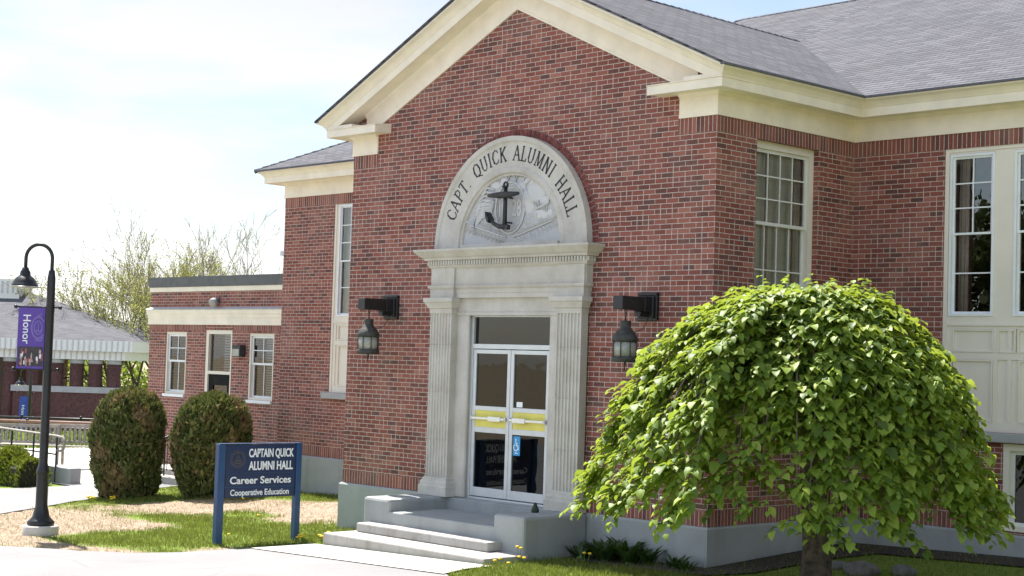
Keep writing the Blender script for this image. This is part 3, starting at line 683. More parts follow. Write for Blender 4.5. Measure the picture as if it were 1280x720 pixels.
def double_hung(parent, fr, u0, u1, z0, z1, frame_w, cols, rows_u, rows_l, mid=None, rec=-.10, fmat='cream_wood', smat='sash_paint', glass='glass', blind=None, build=None, sill=True, lower_cols=None, front=-.018):
    mid = mid if mid else (z0+z1)/2
    f = MB(); fw_ = frame_w
    ff0 = front
    f.box((u0, rec-.02, z0), (u0+fw_, ff0, z1), 0, fr); f.box((u1-fw_, rec-.02, z0), (u1, ff0, z1), 0, fr); f.box((u0+fw_, rec-.019, z1-fw_), (u1-fw_, ff0-.001, z1), 0, fr)
    f.box((u0+fw_, rec-.019, z0), (u1-fw_, ff0-.001, z0+.05), 0, fr)
    w = build(f, 'window', fmat, parent)
    if sill:
        s_ = MB(); s_.box((u0-.0, -.10, z0-.07), (u1+.0, .05, z0-.002), 0, fr); build(s_, 'sill', smat, w, bevel=.006)
    sf = MB(); sg = MB()
    sash(sf, sg, fr, u0+fw_, u1-fw_, mid-.02, z1-fw_, cols, rows_u, rec+.045)
    sash(sf, sg, fr, u0+fw_, u1-fw_, z0+.05, mid+.022, lower_cols or cols, rows_l, rec+.008)
    build(sf, 'sash', smat, w); build(sg, 'pane', glass, w, recalc=False)
    if blind:
        b = MB(); kind = blind
        if kind == 'venetian':
            z = z0+.1
            while z < z1-fw_:
                b.raw([fr(u0+fw_, rec-.075, z), fr(u1-fw_, rec-.075, z), fr(u1-fw_, rec-.062, z+.034), fr(u0+fw_, rec-.062, z+.034)], [(0, 1, 2, 3)]); z += .036
            build(b, 'blind', 'blind', w)
            c = MB()
            for k in range(2):
                uc = u0+fw_+(u1-u0-2*fw_)*(.36 if k else .93)
                wd = .05 if k else .16
                for j in range(8):
                    c.tube([fr(uc-wd/2+wd*j/7, rec-.045-.008*(j % 2), z0+.06), fr(uc-wd/2+wd*j/7, rec-.045-.008*(j % 2), z1-fw_)], wd/9, 5)
            build(c, 'curtain', 'curtain', w)
        else:
            z = z0+.1
            while z < z1-.05:
                b.raw([fr(u0+(u1-u0)*.45, rec-.10, z), fr(u1-.03, rec-.10, z), fr(u1-.03, rec-.08, z+.03), fr(u0+(u1-u0)*.45, rec-.08, z+.03)], [(0, 1, 2, 3)]); z += .055
            build(b, 'blind', 'blind_white', w)
    return w
HB = lambda m, n, mt, p, **k: hb(m, n, mt, p, **k)
w = double_hung(hall, SIDE, SWIN[0], SWIN[1], SWIN[2], SWIN[3], .10, 4, 3, 3, 4.72+.03, build=HB, blind='venetian', lower_cols=4, rec=-.17, front=-.085)
w['label'] = 'tall side window with many small panes and drawn blinds'
# triple window bay with panelled apron
def bay(fr, u0, u1, z0, z1, sashes, blind=False, mirror=False):
    f = MB(); rec = -.09; zap = 3.60
    # flat timber surround with openings for the sashes
    us = [u0]+[q for s_ in sashes for q in s_]+[u1]
    for k in range(0, len(us), 2):
        f.box((us[k], rec, zap), (us[k+1], -.03, z1), 0, fr)
    for a, b in sashes: f.box((a, rec+.001, z1-.075), (b, -.031, z1), 0, fr)
    # outer trim strips
    f.box((u0, -.03, z0), (u0+.06, -.012, z1), 0, fr); f.box((u1-.06, -.03, z0), (u1, -.012, z1), 0, fr); f.box((u0+.06, -.03, z1-.05), (u1-.06, -.013, z1), 0, fr)
    # apron back board + rails
    f.box((u0, rec, z0), (u1, -.05, zap), 0, fr)
    win = hb(f, 'window', 'cream_wood')
    p = MB()
    p.box((u0+.06, -.05, 3.50), (u1-.06, -.024, 3.60), 0, fr); p.box((u0+.06, -.05, 3.47), (u1-.06, -.012, 3.50), 0, fr)
    p.box((u0+.06, -.05, 3.03), (u1-.06, -.030, 3.12), 0, fr); p.box((u0+.06, -.05, z0), (u1-.06, -.030, 2.215), 0, fr); p.box((u0+.06, -.05, 3.43), (u1-.06, -.031, 3.469), 0, fr)
    def stile(a, b): p.box((a, -.05, 2.216), (b, -.030, 3.029), 0, fr); p.box((a, -.05, 3.121), (b, -.030, 3.429), 0, fr)
    stile(u0+.06, u0+.14); stile(u1-.14, u1-.06)
    for k in range(len(sashes)-1):
        a, b = sashes[k][1], sashes[k+1][0]
        stile(a+.01, a+.07); stile(b-.07, b-.01)
        # small panel moulding
    def mould(a, b, c, d):
        t = .022
        p.box((a, -.05, c), (a+t, -.022, d), 0, fr); p.box((b-t, -.05, c), (b, -.022, d), 0, fr); p.box((a+t, -.05, c), (b-t, -.0225, c+t), 0, fr); p.box((a+t, -.05, d-t), (b-t, -.0225, d), 0, fr)
    for a, b in sashes:
        mould(a+.055, b-.0, 3.125, 3.425) if False else mould(a+.07, b+.008, 3.123, 3.427)
        mould(a+.09, b+.005, 2.22, 3.027)
    for k in range(len(sashes)-1):
        a, b = sashes[k][1], sashes[k+1][0]; mould(a+.072, b-.072+.12-.0, 3.123, 3.427) if b-a > .26 else None
    hb(p, 'apron_panel', 'cream_wood', win)
    s_ = MB(); s_.box((u0-.12, -.1, z0-.125), (u1+.12, .10, z0-.003), 0, fr); hb(s_, 'sill', 'sill_concrete', win, bevel=.01)
    for a, b in sashes:
        sf = MB(); sg = MB()
        t = .035
        sf.box((a, -.085, zap), (a+t, -.015, z1-.08), 0, fr); sf.box((b-t, -.085, zap), (b, -.015, z1-.08), 0, fr); sf.box((a+t, -.084, z1-.115), (b-t, -.016, z1-.08), 0, fr); sf.box((a+t, -.084, zap), (b-t, -.008, zap+.03), 0, fr)
        sash(sf, sg, fr, a+t, b-t, 4.68, z1-.115, 2, 3, -.04, .03, .018)
        sash(sf, sg, fr, a+t, b-t, zap+.03, 4.71, 1, 2, -.062, .03, .018)
        hb(sf, 'sash', 'white_paint', win); hb(sg, 'pane', 'glass', win)
    # things standing just inside: edge of a curtain and timber casing
    c = MB()
    for a, b in sashes[:1]:
        for j in range(5): c.tube([fr(a+.06+.03*j, -.2-.012*(j % 2), zap), fr(a+.06+.03*j, -.2-.012*(j % 2), z1-.1)], .018, 5)
    hb(c, 'curtain', 'curtain', win)
    return win
b1 = bay(MAIN, BAY[0], BAY[1], BAY[2], BAY[3], [(1.51, 2.17), (2.45, 4.25), (4.52, 5.18)])
b2 = bay(WING, WBAY[0], WBAY[1], WBAY[2], WBAY[3], [(-12.31, -11.62), (-11.36, -9.86), (-9.6, -8.9)])
b2['label'] = 'tall wing window partly hidden behind the entrance pavilion'
# basement window
f = MB(); fr = MAIN; a, b, c, d = BASEW
f.box((a, -.12, c), (a+.085, -.004, d), 0, fr); f.box((b-.085, -.12, c), (b, -.004, d), 0, fr); f.box((a+.085, -.12, d-.085), (b-.085, -.005, d), 0, fr); f.box((a, -.12, c), (b, .03, c+.06), 0, fr)
bw_ = hb(f, 'window', 'cream_wood'); bw_['label'] = 'low basement window with dark panes at the right edge'
f = MB(); gg = MB(); sash(f, gg, fr, a+.085, b-.085, c+.06, d-.085, 1, 1, -.06, .05); hb(f, 'sash', 'sash_paint', bw_); hb(gg, 'pane', 'dark_glass', bw_)

# dim rooms behind the glass
mb = MB()
def room(x0, x1, y0, y1, z0, z1, mi=0):
    P = [(x0, y0, z0), (x1, y0, z0), (x1, y1, z0), (x0, y1, z0), (x0, y0, z1), (x1, y0, z1), (x1, y1, z1), (x0, y1, z1)]
    mb.raw(P, [(0, 1, 2, 3), (7, 6, 5, 4), (3, 2, 6, 7), (0, 3, 7, 4), (2, 1, 5, 6)], mi)
room(-13.9, -7.6, DL+.35, 9, ZB, 6.3); room(.1, 7.2, D+.35, 9, ZB, 6.3); room(-6.9, -.35, .35, 7, ZB, 6.3)
# a cupboard and a stair inside, glimpsed through the panes
mb.box((1.75, 3.75, 4.3), (2.12, 4.0, 5.9), 1); mb.box((2.0, 4.6, 3.4), (4.4, 4.9, 4.6), 1)
for k in range(9): mb.box((-5.2+.22*k, 3.4, .8+.17*k), (-4.95+.22*k, 4.4, .97+.17*k), 1)
for k in range(9): mb.tube([(-5.1+.22*k, 3.38, .97+.17*k), (-5.1+.22*k, 3.38, 1.9+.17*k)], .018, 5, 0)
mb.tube([(-5.2, 3.38, 1.85), (-3.1, 3.38, 3.5)], .03, 6, 0)
hb(mb, 'interior', ['interior', 'interior_wood'])

# ---- stone doorway
mb = MB()
# flat jamb and lintel slab round the opening
YJ = -.05
for s_ in (-1, 1):
    x0, x1 = sorted((CX+s_*.85, CX+s_*1.10)); mb.box((x0, YJ, .80), (x1, .16, 3.50)); 
    # rounded inner bead
    mb.tube([(CX+s_*.87, YJ+.03, .80), (CX+s_*.87, YJ+.03, 3.50)], .035, 10)
mb.box((CX-1.10, YJ, 3.50), (CX+1.10, .16, 3.74))
mb.box((CX-1.10, YJ-.015, 3.47), (CX+1.10, YJ+.05, 3.52))
surround = hb(mb, 'door_surround', 'limestone', bevel=.008)
# fluted pilasters, four courses each with a fine open joint
def pilaster(xc):
    mb = MB(); wd = .475; yf = -.17; nfl = 7; fl = .044; gap = (wd-nfl*fl)/(nfl+1)
    sec = [(xc-wd/2, YJ+.01), (xc-wd/2, yf)]
    for k in range(nfl):
        x0 = xc-wd/2+gap+k*(fl+gap)
        for j in range(6):
            th = PI*j/5; sec.append((x0+fl/2-fl/2*math.cos(th), yf+.024*math.sin(th)))
    sec += [(xc+wd/2, yf), (xc+wd/2, YJ+.01)]
    zs = [1.06, 1.62, 2.33, 3.03, 3.50]
    for a, b in zip(zs[:-1], zs[1:]):
        n = len(sec); V = [(x, y, a+.0025) for x, y in sec]+[(x, y, b-.0025) for x, y in sec]
        F = [(j, (j+1) % n, (j+1) % n+n, j+n) for j in range(n)]+[tuple(reversed(range(n))), tuple(range(n, 2*n))]
        mb.raw(V, F)
    mb.box((xc-wd/2+.004, yf+.032, 1.05), (xc+wd/2-.004, YJ+.02, 3.51))
    p = hb(mb, 'pilaster', 'limestone', recalc=True)
    h = wd/2; B = MB()
    pth = [(xc-h, YJ), (xc-h, yf), (xc+h, yf), (xc+h, YJ)]
    B.sweep(pth, [(-.05, .795), (.075, .795), (.075, .93), (.06, .945), (.06, .985), (.05, 1.005), (.03, 1.02), (.03, 1.045), (.005, 1.065), (-.05, 1.065)])
    B.box((xc-h+.02, yf+.02, .797), (xc+h-.02, YJ+.05, 1.06))
    hb(B, 'plinth', 'limestone', p, recalc=True)
    B = MB()
    B.sweep(pth, [(-.05, 3.495), (.004, 3.495), (.01, 3.52), (.012, 3.565), (.035, 3.575), (.04, 3.60), (.065, 3.65), (.085, 3.665), (.085, 3.725), (-.05, 3.725)])
    B.box((xc-h+.02, yf+.02, 3.5), (xc+h-.02, YJ+.05, 3.722))
    hb(B, 'capital', 'limestone', p, recalc=True)
pilaster(CX-1.33); pilaster(CX+1.33)
# entablature
mb = MB()
xl_, xr_ = CX-1.60, CX+1.60
def ent(x0, x1, y, z0, z1): mb.box((x0, y, z0), (x1, .0, z1))
ent(xl_+.02, xr_-.02, -.12, 3.727, 3.80); ent(xl_+.01, xr_-.01, -.13, 3.80, 3.87)
mb.sweep([(xl_+.01, 0), (xl_+.01, -.13), (xr_-.01, -.13), (xr_-.01, 0)], [(-.02, 3.865), (.012, 3.865), (.03, 3.885), (.03, 3.905), (-.02, 3.905)])
ent(xl_+.02, xr_-.02, -.115, 3.90, 4.17)
for s_ in (-1, 1):   # blocks breaking forward over the pilasters
    x0, x1 = sorted((CX+s_*1.07, CX+s_*1.595)); mb.box((x0, -.17, 3.726), (x1, -.05, 3.872)); mb.box((x0+.005, -.16, 3.872), (x1-.005, -.05, 4.172))
    mb.sweep([(x0, -.05), (x0, -.17), (x1, -.17), (x1, -.05)], [(-.02, 3.86), (.012, 3.86), (.03, 3.885), (.03, 3.908), (-.02, 3.908)])
pth = [(xl_, 0), (xl_, -.13), (xr_, -.13), (xr_, 0)]
mb.sweep(pth, [(-.1, 4.165), (.015, 4.165), (.045, 4.195), (.045, 4.21), (-.1, 4.21)])
mb.sweep(pth, [(-.1, 4.21), (.05, 4.21), (.05, 4.285), (-.1, 4.285)])
mb.sweep(pth, [(-.1, 4.285), (.09, 4.285), (.10, 4.30), (.10, 4.315), (.135, 4.335), (.185, 4.385), (.21, 4.41), (.215, 4.415), (.215, 4.445), (-.12, 4.462), (-.12, 4.285)])
mb.box((xl_, -.13, 3.9), (xr_, 0, 4.44))
ent_o = hb(mb, 'entablature', 'limestone', recalc=True)
mb = MB()
n = 58
for k in range(n):
    x = xl_-.04+(xr_-xl_+.08)*(k+.5)/n; mb.box((x-.016, -.205, 4.216), (x+.016, -.175, 4.278))
for s_ in (-1, 1):
    for k in range(3):
        y = -.155+.056*k; xx = (xl_-.075, xl_-.045) if s_ < 0 else (xr_+.045, xr_+.075)
        mb.box((xx[0], y-.016, 4.216), (xx[1], y+.016, 4.278))
hb(mb, 'dentil_row', 'limestone', ent_o)
# arched tympanum
def arc_sweep(mb, prof, a0, a1, n, cz=ARC_Z):
    m = len(prof); V = []; F = []
    for k in range(n+1):
        a = a0+(a1-a0)*k/n
        for r, y in prof: V.append((CX+r*math.cos(a), y, cz+r*math.sin(a)))
    for k in range(n):
        for j in range(m): F.append((k*m+j, k*m+(j+1) % m, (k+1)*m+(j+1) % m, (k+1)*m+j))
    F.append(tuple(range(m))); F.append(tuple(reversed(range(n*m, (n+1)*m)))); mb.raw(V, F)
mb = MB(); YA = -.125
prof = [(1.585, .0), (1.585, YA), (1.52, YA), (1.50, YA+.02), (1.49, YA+.025), (1.15, YA+.025), (1.135, YA+.012), (1.10, YA), (1.06, YA+.01), (1.05, YA+.035), (1.02, YA+.04), (1.005, YA+.075), (1.0, 0)]
joints = [0, .14, .33, .5-.09, .5+.03, .70, .86, 1.0]
joints = [0, .22, .43, .60, .80, 1.0]
for a, b in zip(joints[:-1], joints[1:]): arc_sweep(mb, prof, PI*a+.0012, PI*b-.0012, 14)
arc_sweep(mb, [(1.58, .0), (1.58, YA+.04), (1.06, YA+.05), (1.06, 0)], 0, PI, 48)
for s_ in (-1, 1):
    x0, x1 = sorted((CX+s_*1.003, CX+s_*1.582)); mb.box((x0, YA+.02, 4.44), (x1, 0, 4.4695))
mb.box((CX-1.01, YA+.012, 4.443), (CX+1.01, 0, 4.515))
arch = hb(mb, 'arch_surround', 'limestone', recalc=True)
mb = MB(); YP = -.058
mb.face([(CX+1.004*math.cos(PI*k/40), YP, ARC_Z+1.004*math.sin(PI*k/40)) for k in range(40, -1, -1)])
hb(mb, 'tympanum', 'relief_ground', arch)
# stroke lettering with serifs, following the arch
GL = {
 'C': (.62, [[(.60, .76), (.54, .92), (.34, 1), (.14, .88), (.04, .5), (.14, .12), (.34, 0), (.52, .06), (.62, .24)]], []),
 'A': (.66, [[(.04, 0), (.33, 1)], [(.33, 1), (.62, 0)], [(.15, .36), (.51, .36)]], [(.04, 0), (.62, 0)]),
 'P': (.54, [[(.12, 0), (.12, 1)], [(.12, 1), (.34, 1), (.50, .88), (.50, .62), (.34, .48), (.12, .48)]], [(.12, 0), (.10, 1)]),
 'T': (.60, [[(.30, 0), (.30, 1)], [(.03, 1), (.57, 1)], [(.03, 1), (.03, .86)], [(.57, 1), (.57, .86)]], [(.30, 0)]),
 '.': (.22, [[(.08, .02), (.14, .02)]], []),
 'Q': (.70, [[(.35, 1), (.13, .88), (.04, .5), (.13, .12), (.35, 0), (.57, .12), (.66, .5), (.57, .88), (.35, 1)], [(.34, .14), (.50, -.04), (.70, -.14)]], []),
 'U': (.66, [[(.10, 1), (.10, .3), (.18, .06), (.34, 0), (.48, .06), (.56, .3), (.56, 1)]], [(.10, 1), (.56, 1)]),
 'I': (.28, [[(.14, 0), (.14, 1)]], [(.14, 0), (.14, 1)]),
 'K': (.64, [[(.12, 0), (.12, 1)], [(.56, 1), (.13, .45)], [(.26, .58), (.58, 0)]], [(.12, 0), (.12, 1), (.56, 1), (.58, 0)]),
 'L': (.52, [[(.12, 1), (.12, 0), (.50, 0), (.50, .16)]], [(.12, 1), (.06, 0)]),
 'M': (.78, [[(.10, 0), (.12, 1)], [(.12, 1), (.39, .08)], [(.39, .08), (.66, 1)], [(.66, 1), (.68, 0)]], [(.10, 0), (.68, 0), (.10, 1), (.68, 1)]),
 'N': (.68, [[(.11, 0), (.11, 1)], [(.11, 1), (.57, 0)], [(.57, 0), (.57, 1)]], [(.11, 0), (.10, 1), (.57, 1)]),
 'H': (.68, [[(.12, 0), (.12, 1)], [(.56, 0), (.56, 1)], [(.12, .5), (.56, .5)]], [(.12, 0), (.12, 1), (.56, 0), (.56, 1)]), ' ': (.46, [], [])}
mb = MB(); TXT = "CAPT. QUICK ALUMNI HALL"; words = []; LH = .205; RB = 1.235
tot = sum(GL[c][0]+.14 for c in TXT); A0, A1 = math.radians(161.5), math.radians(16.5); pos = 0
for c in TXT:
    if c == ' ': hb(mb, 'lettering', 'letter_black', arch, recalc=True); mb = MB()
    wd, strokes, ser = GL[c]; am = A0+(A1-A0)*(pos+(wd+.14)/2)/tot; pos += wd+.14
    kx = (A0-A1)*RB/tot*1.04
    def tp(x, z):
        lx = (x-wd/2)*kx; r = RB+z*LH
        ex = np.array((math.sin(am), -math.cos(am))); ey = np.array((math.cos(am), math.sin(am)))
        q = np.array((CX, ARC_Z))+ey*r+ex*lx; return q
    def stroke(a, b, hw):
        a = tp(*a); b = tp(*b); d = b-a; l = np.linalg.norm(d); d /= l+1e-9; n_ = np.array((-d[1], d[0]))*hw; a = a-d*hw*.6; b = b+d*hw*.6
        mb.prism([tuple(a-n_), tuple(b-n_), tuple(b+n_), tuple(a+n_)], YA+.022, YA+.03)
    for st in strokes:
        for a, b in zip(st[:-1], st[1:]):
            thick = abs(b[1]-a[1]) > .3 and not (c in 'AMU' and b[0] > a[0] and b[1] > a[1]) ; stroke(a, b, .0135 if thick else .0085)
    for x, z in ser: stroke((x-.09, z), (x+.09, z), .007)
hb(mb, 'lettering', 'letter_black', arch, recalc=True)
# carved relief: shield with the year, laurel boughs, beast and wing
mb = MB()
def rtube(pts, r=.012, n=5): mb.tube([(x, YP-.01-r*.4, z) for x, z in pts], r*1.15, n)
oc = (CX-.01, 5.02)
rtube([(oc[0]+.30*math.cos(2*PI*k/28), oc[1]+.37*math.sin(2*PI*k/28)) for k in range(29)], .014)
rtube([(oc[0]+.265*math.cos(2*PI*k/28), oc[1]+.33*math.sin(2*PI*k/28)) for k in range(29)], .006)
def leaf2(x, z, a, l, wdt, y=.03):
    ca, sa = math.cos(a), math.sin(a)
    P = [(0, 0, 0), (l*.4, wdt, 0), (l, 0, 0), (l*.4, -wdt, 0), (l*.45, 0, y)]
    V = [(x+p[0]*ca-p[1]*sa, YP-p[2]*1.5, z+p[0]*sa+p[1]*ca) for p in P]
    mb.raw(V, [(0, 1, 4), (1, 2, 4), (2, 3, 4), (3, 0, 4)])
for s_ in (-1, 1):
    br_ = [(CX+s_*(.08+.78*t), 4.60+.05*math.sin(3*t)+.20*t*t) for t in np.linspace(0, 1, 9)]
    rtube(br_, .011)
    for k in range(12):
        t = k/11; x = CX+s_*(.08+.80*t); z = 4.60+.05*math.sin(3*t)+.20*t*t; base_a = 0 if s_ > 0 else PI
        for q in (.8, -.8):
            leaf2(x, z, base_a+s_*q*(1 if s_ > 0 else 1)+random.uniform(-.2, .2), random.uniform(.13, .17), random.uniform(.020, .026), .034)
    for k in range(10):
        leaf2(CX+s_*random.uniform(.30, .6), random.uniform(4.72, 4.86), random.uniform(.2, PI-.2), .12, .02, .025)
for k in range(9):     # feathers, left
    t = k/8; rtube([(CX-.34-.05*t, 5.02-.16*t+.10), (CX-.50-.10*t, 5.14-.24*t), (CX-.66-.10*t, 5.10-.34*t), (CX-.74-.02*t, 5.02-.36*t)], .013)
for k in range(6): rtube([(CX-.36, 5.30-.05*k), (CX-.50-.03*k, 5.34-.06*k), (CX-.62-.03*k, 5.24-.05*k)], .014)
def blob(x, z, rx, rz, ry):
    n1, n2 = 10, 5; V = []; F = []
    for i in range(n2):
        ph = PI/2*i/n2
        for j in range(n1): th = 2*PI*j/n1; V.append((x+rx*math.cos(ph)*math.cos(th), YP-.7*ry*math.sin(ph), z+rz*math.cos(ph)*math.sin(th)))
    V.append((x, YP-.7*ry, z)); t_ = len(V)-1
    for i in range(n2-1):
        for j in range(n1): F.append((i*n1+j, i*n1+(j+1) % n1, (i+1)*n1+(j+1) % n1, (i+1)*n1+j))
    for j in range(n1): F.append(((n2-1)*n1+j, (n2-1)*n1+(j+1) % n1, t_))
    mb.raw(V, F, 0, True)
blob(CX+.50, 5.22, .20, .16, .035); blob(CX+.68, 5.10, .10, .07, .03); blob(CX+.36, 5.12, .14, .2, .028); blob(CX+.42, 5.36, .05, .05, .03); blob(CX+.58, 5.34, .045, .045, .03)
rtube([(CX+.30, 5.34), (CX+.40, 5.42), (CX+.56, 5.39), (CX+.66, 5.26), (CX+.78, 5.16), (CX+.77, 5.06), (CX+.66, 5.02), (CX+.54, 4.98)], .014)
for k in range(14): rtube([(CX+.29+.035*k, 5.29-.02*k+random.uniform(-.03, .03)), (CX+.34+.03*k, 5.20-.02*k), (CX+.33+.03*k, 5.12-.015*k)], .008)
blob(CX+.62, 4.90, .16, .07, .025); blob(CX+.80, 4.92, .06, .05, .025)
for k in range(5):    # scrolls over the shield
    x = CX-.34+.17*k; blob(x, 5.36+.05*math.sin(k*1.7), .11, .06, .018); rtube([(x-.09, 5.40), (x-.02, 5.52+.02*(k % 2)), (x+.08, 5.46)], .010)
V, F = text_geo("19  28", .24, .46, .012, .012)
mb.raw([(oc[0]-.235+v[0], YP-v[2], 4.90+v[1]) for v in V], F)
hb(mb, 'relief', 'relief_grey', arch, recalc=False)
# anchor bolted to the carving
mb = MB(); ya = -.20
mb.tube([(CX+.02, ya, 4.745), (CX+.02, ya, 5.31)], [.034, .028], 8)
mb.tube([(CX+.02+.315*t, ya-.045, 5.185+.012*abs(t)) for t in (-1, -.7, -.3, .3, .7, 1)], [.022, .034, .048, .048, .034, .022], 10)
mb.tube([(CX+.02+.04*math.cos(2*PI*k/14), ya, 5.335+.042*math.sin(2*PI*k/14)) for k in range(15)], .016, 6)
mb.tube([(CX+.02+.03*math.cos(2*PI*k/10), ya-.02+.03*math.sin(2*PI*k/10), 5.31) for k in range(11)], .014, 6)
arm = [(CX+.08, ya, 4.745), (CX+.02, ya, 4.735), (CX-.10, ya, 4.745), (CX-.21, ya, 4.79), (CX-.29, ya, 4.865), (CX-.325, ya, 4.95)]
mb.tube(arm, [.03, .038, .034, .030, .026, .012], 8)
mb.prism([(CX-.345, 4.965), (CX-.265, 4.86), (CX-.27, 4.80), (CX-.30, 4.82), (CX-.335, 4.885)], ya-.06, ya+.06)
mb.prism([(CX+.05, 4.69), (CX+.11, 4.70), (CX+.11, 4.76), (CX+.05, 4.76)], ya-.03, ya+.03)
for z in (4.80, 5.16): mb.tube([(CX+.02, ya, z), (CX+.02, YP+.01, z)], .014, 6)
hb(mb, 'anchor', 'anchor_iron', recalc=True)

# ---- glazed doors with transom
YD = .02
mb = MB()
xa, xb = CX-.85, CX+.85; zt0, zt1 = 3.03, 3.47
mb.box((xa, YD, .82), (xa+.05, YD+.09, 3.52)); mb.box((xb-.05, YD, .82), (xb, YD+.09, 3.52)); mb.box((xa+.05, YD, 3.45), (xb-.05, YD+.09, 3.52)); mb.box((xa+.05, YD-.004, 2.985), (xb-.05, YD+.086, 3.055)); mb.box((xa, YD+.001, .79), (xb, YD+.10, .822))
dfm = hb(mb, 'door_frame', 'aluminium', bevel=.004)
mb = MB(); mb.face([(xa+.05, YD+.04, 3.055), (xb-.05, YD+.04, 3.055), (xb-.05, YD+.04, 3.45), (xa+.05, YD+.04, 3.45)]); hb(mb, 'transom_pane', 'dark_glass', dfm)
def leaf(x0, x1, hinge):
    mb = MB(); y0, y1 = YD+.008, YD+.055; st = .065
    mb.box((x0, y0, .835), (x0+st, y1, 2.975)); mb.box((x1-st, y0, .835), (x1, y1, 2.975))
    for a, b in ((.835, .965), (1.765, 1.845), (2.085, 2.150), (2.915, 2.975)): mb.box((x0+st, y0, a), (x1-st, y1, b))
    dl = hb(mb, 'door', 'aluminium', bevel=.004)
    p = MB()
    for a, b in ((.965, 1.765), (2.15, 2.915)): p.face([(x0+st, YD+.03, a), (x1-st, YD+.03, a), (x1-st, YD+.03, b), (x0+st, YD+.03, b)])
    hb(p, 'pane', 'dark_glass', dl)
    p = MB(); p.box((x0+st, YD+.018, 1.845), (x1-st, YD+.045, 2.085)); hb(p, 'yellow_panel', 'yellow_panel', dl)
    p = MB(); yb_ = YD-.05
    p.box((x0+.03, yb_, 1.955), (x1-.03, yb_+.022, 1.99)); 
    xm = x1-.36 if hinge < 0 else x0+.14
    p.box((xm-.02, yb_-.008, 1.935), (xm+.24, yb_+.03, 2.005)); p.box((x0+.02, yb_, 1.945), (x0+.05, YD+.02, 2.0)); p.box((x1-.05, yb_, 1.945), (x1-.02, YD+.02, 2.0))
    hb(p, 'push_bar', 'bar_metal', dl, bevel=.004)
    return dl
dl = leaf(xa+.054, CX-.004, -1); dr = leaf(CX+.004, xb-.054, 1)
dr['label'] = 'right door leaf with the blue wheelchair sticker'
mb = MB(); mb.box((CX+.085, YD+.024, 1.47), (CX+.225, YD+.028, 1.745)); stk = hb(mb, 'access_sticker', 'blue_sticker', dr)
mb = MB(); ys = YD+.0235; sx, sz = CX+.152, 1.60
mb.prism([(sx-.012+.013*math.cos(k), sz+.095+.013*math.sin(k)) for k in np.linspace(0, 2*PI, 9)[:-1]], ys-.002, ys)
def sline(pts, r=.008):
    for a, b in zip(pts[:-1], pts[1:]):
        a = np.array(a); b = np.array(b); d = (b-a)/np.linalg.norm(b-a); n_ = np.array((-d[1], d[0]))*r
        mb.prism([tuple(a-n_), tuple(b-n_), tuple(b+n_), tuple(a+n_)], ys-.002, ys)
sline([(sx-.012, sz+.075), (sx-.005, sz+.015), (sx+.032, sz+.012), (sx+.045, sz-.045)]); sline([(sx-.01, sz+.045), (sx+.025, sz+.04)], .006)
sline([(sx-.01+.045*math.cos(t), sz-.015+.045*math.sin(t)) for t in np.linspace(2.2, 5.9, 12)], .007)
sline([(sx-.03, sz-.095), (sx+.035, sz-.095)], .006); sline([(sx-.03, sz-.095), (sx-.012, sz-.083)], .005)
hb(mb, 'wheelchair_symbol', 'sticker_white', dr, recalc=True)
mb = MB(); mb.box((CX+.13, YD+.024, 2.16), (CX+.25, YD+.028, 2.235)); hb(mb, 'notice', 'sticker_white', dr)
# small fitting on the wing's end wall
mb = MB(); mb.box((XW-.16, DL+.02, 4.86), (XW-.001, DL+.22, 4.96)); hb(mb, 'gutter_stub', 'flashing', bevel=.01)

# ------------------------------------------------------------------ entrance steps
st_ = thing('entrance_steps', 'grey concrete entrance steps with low cheek walls below the glazed doors', 'steps', (CX, -1.2, .16)); SO = tuple(st_.location)
mb = MB(); mb.box((-5.33, -1.99, -.1), (-1.97, -1.20, .31)); mb.build('step', 'step_concrete', st_, SO, bevel=.018)
mb = MB(); mb.box((-5.20, -1.50, .312), (-2.44, -1.19, .44)); mb.build('step', 'step_concrete', st_, SO, bevel=.018)
mb = MB(); mb.box((-4.90, -1.235, -.1), (-2.58, -.05, .618)); mb.build('landing', 'painted_concrete', st_, SO, bevel=.02)
mb = MB(); mb.box((-4.92, -.13, .60), (-2.5, .03, .785)); mb.build('threshold', 'painted_concrete', st_, SO, bevel=.015)
for x0, x1 in ((-5.38, -4.80), (-2.62, -2.03)):
    mb = MB(); mb.box((x0, -1.24, -.1), (x1, -.047, .79)); mb.build('cheek_wall', 'painted_concrete', st_, SO, bevel=.04)

lump = MB(); lump.lathe([(.001, 0), (.045, 0), (.055, .02), (.05, .05), (.03, .09), (.022, .12), (.005, .135)], (0, 0, 0), 9)
lo = lump.build('door_stop', 'green_lump'); lo.location = (-2.46, -.62, .79); tag(lo, 'small dark green cone shaped door stop on the right cheek wall of the steps', 'door stop')

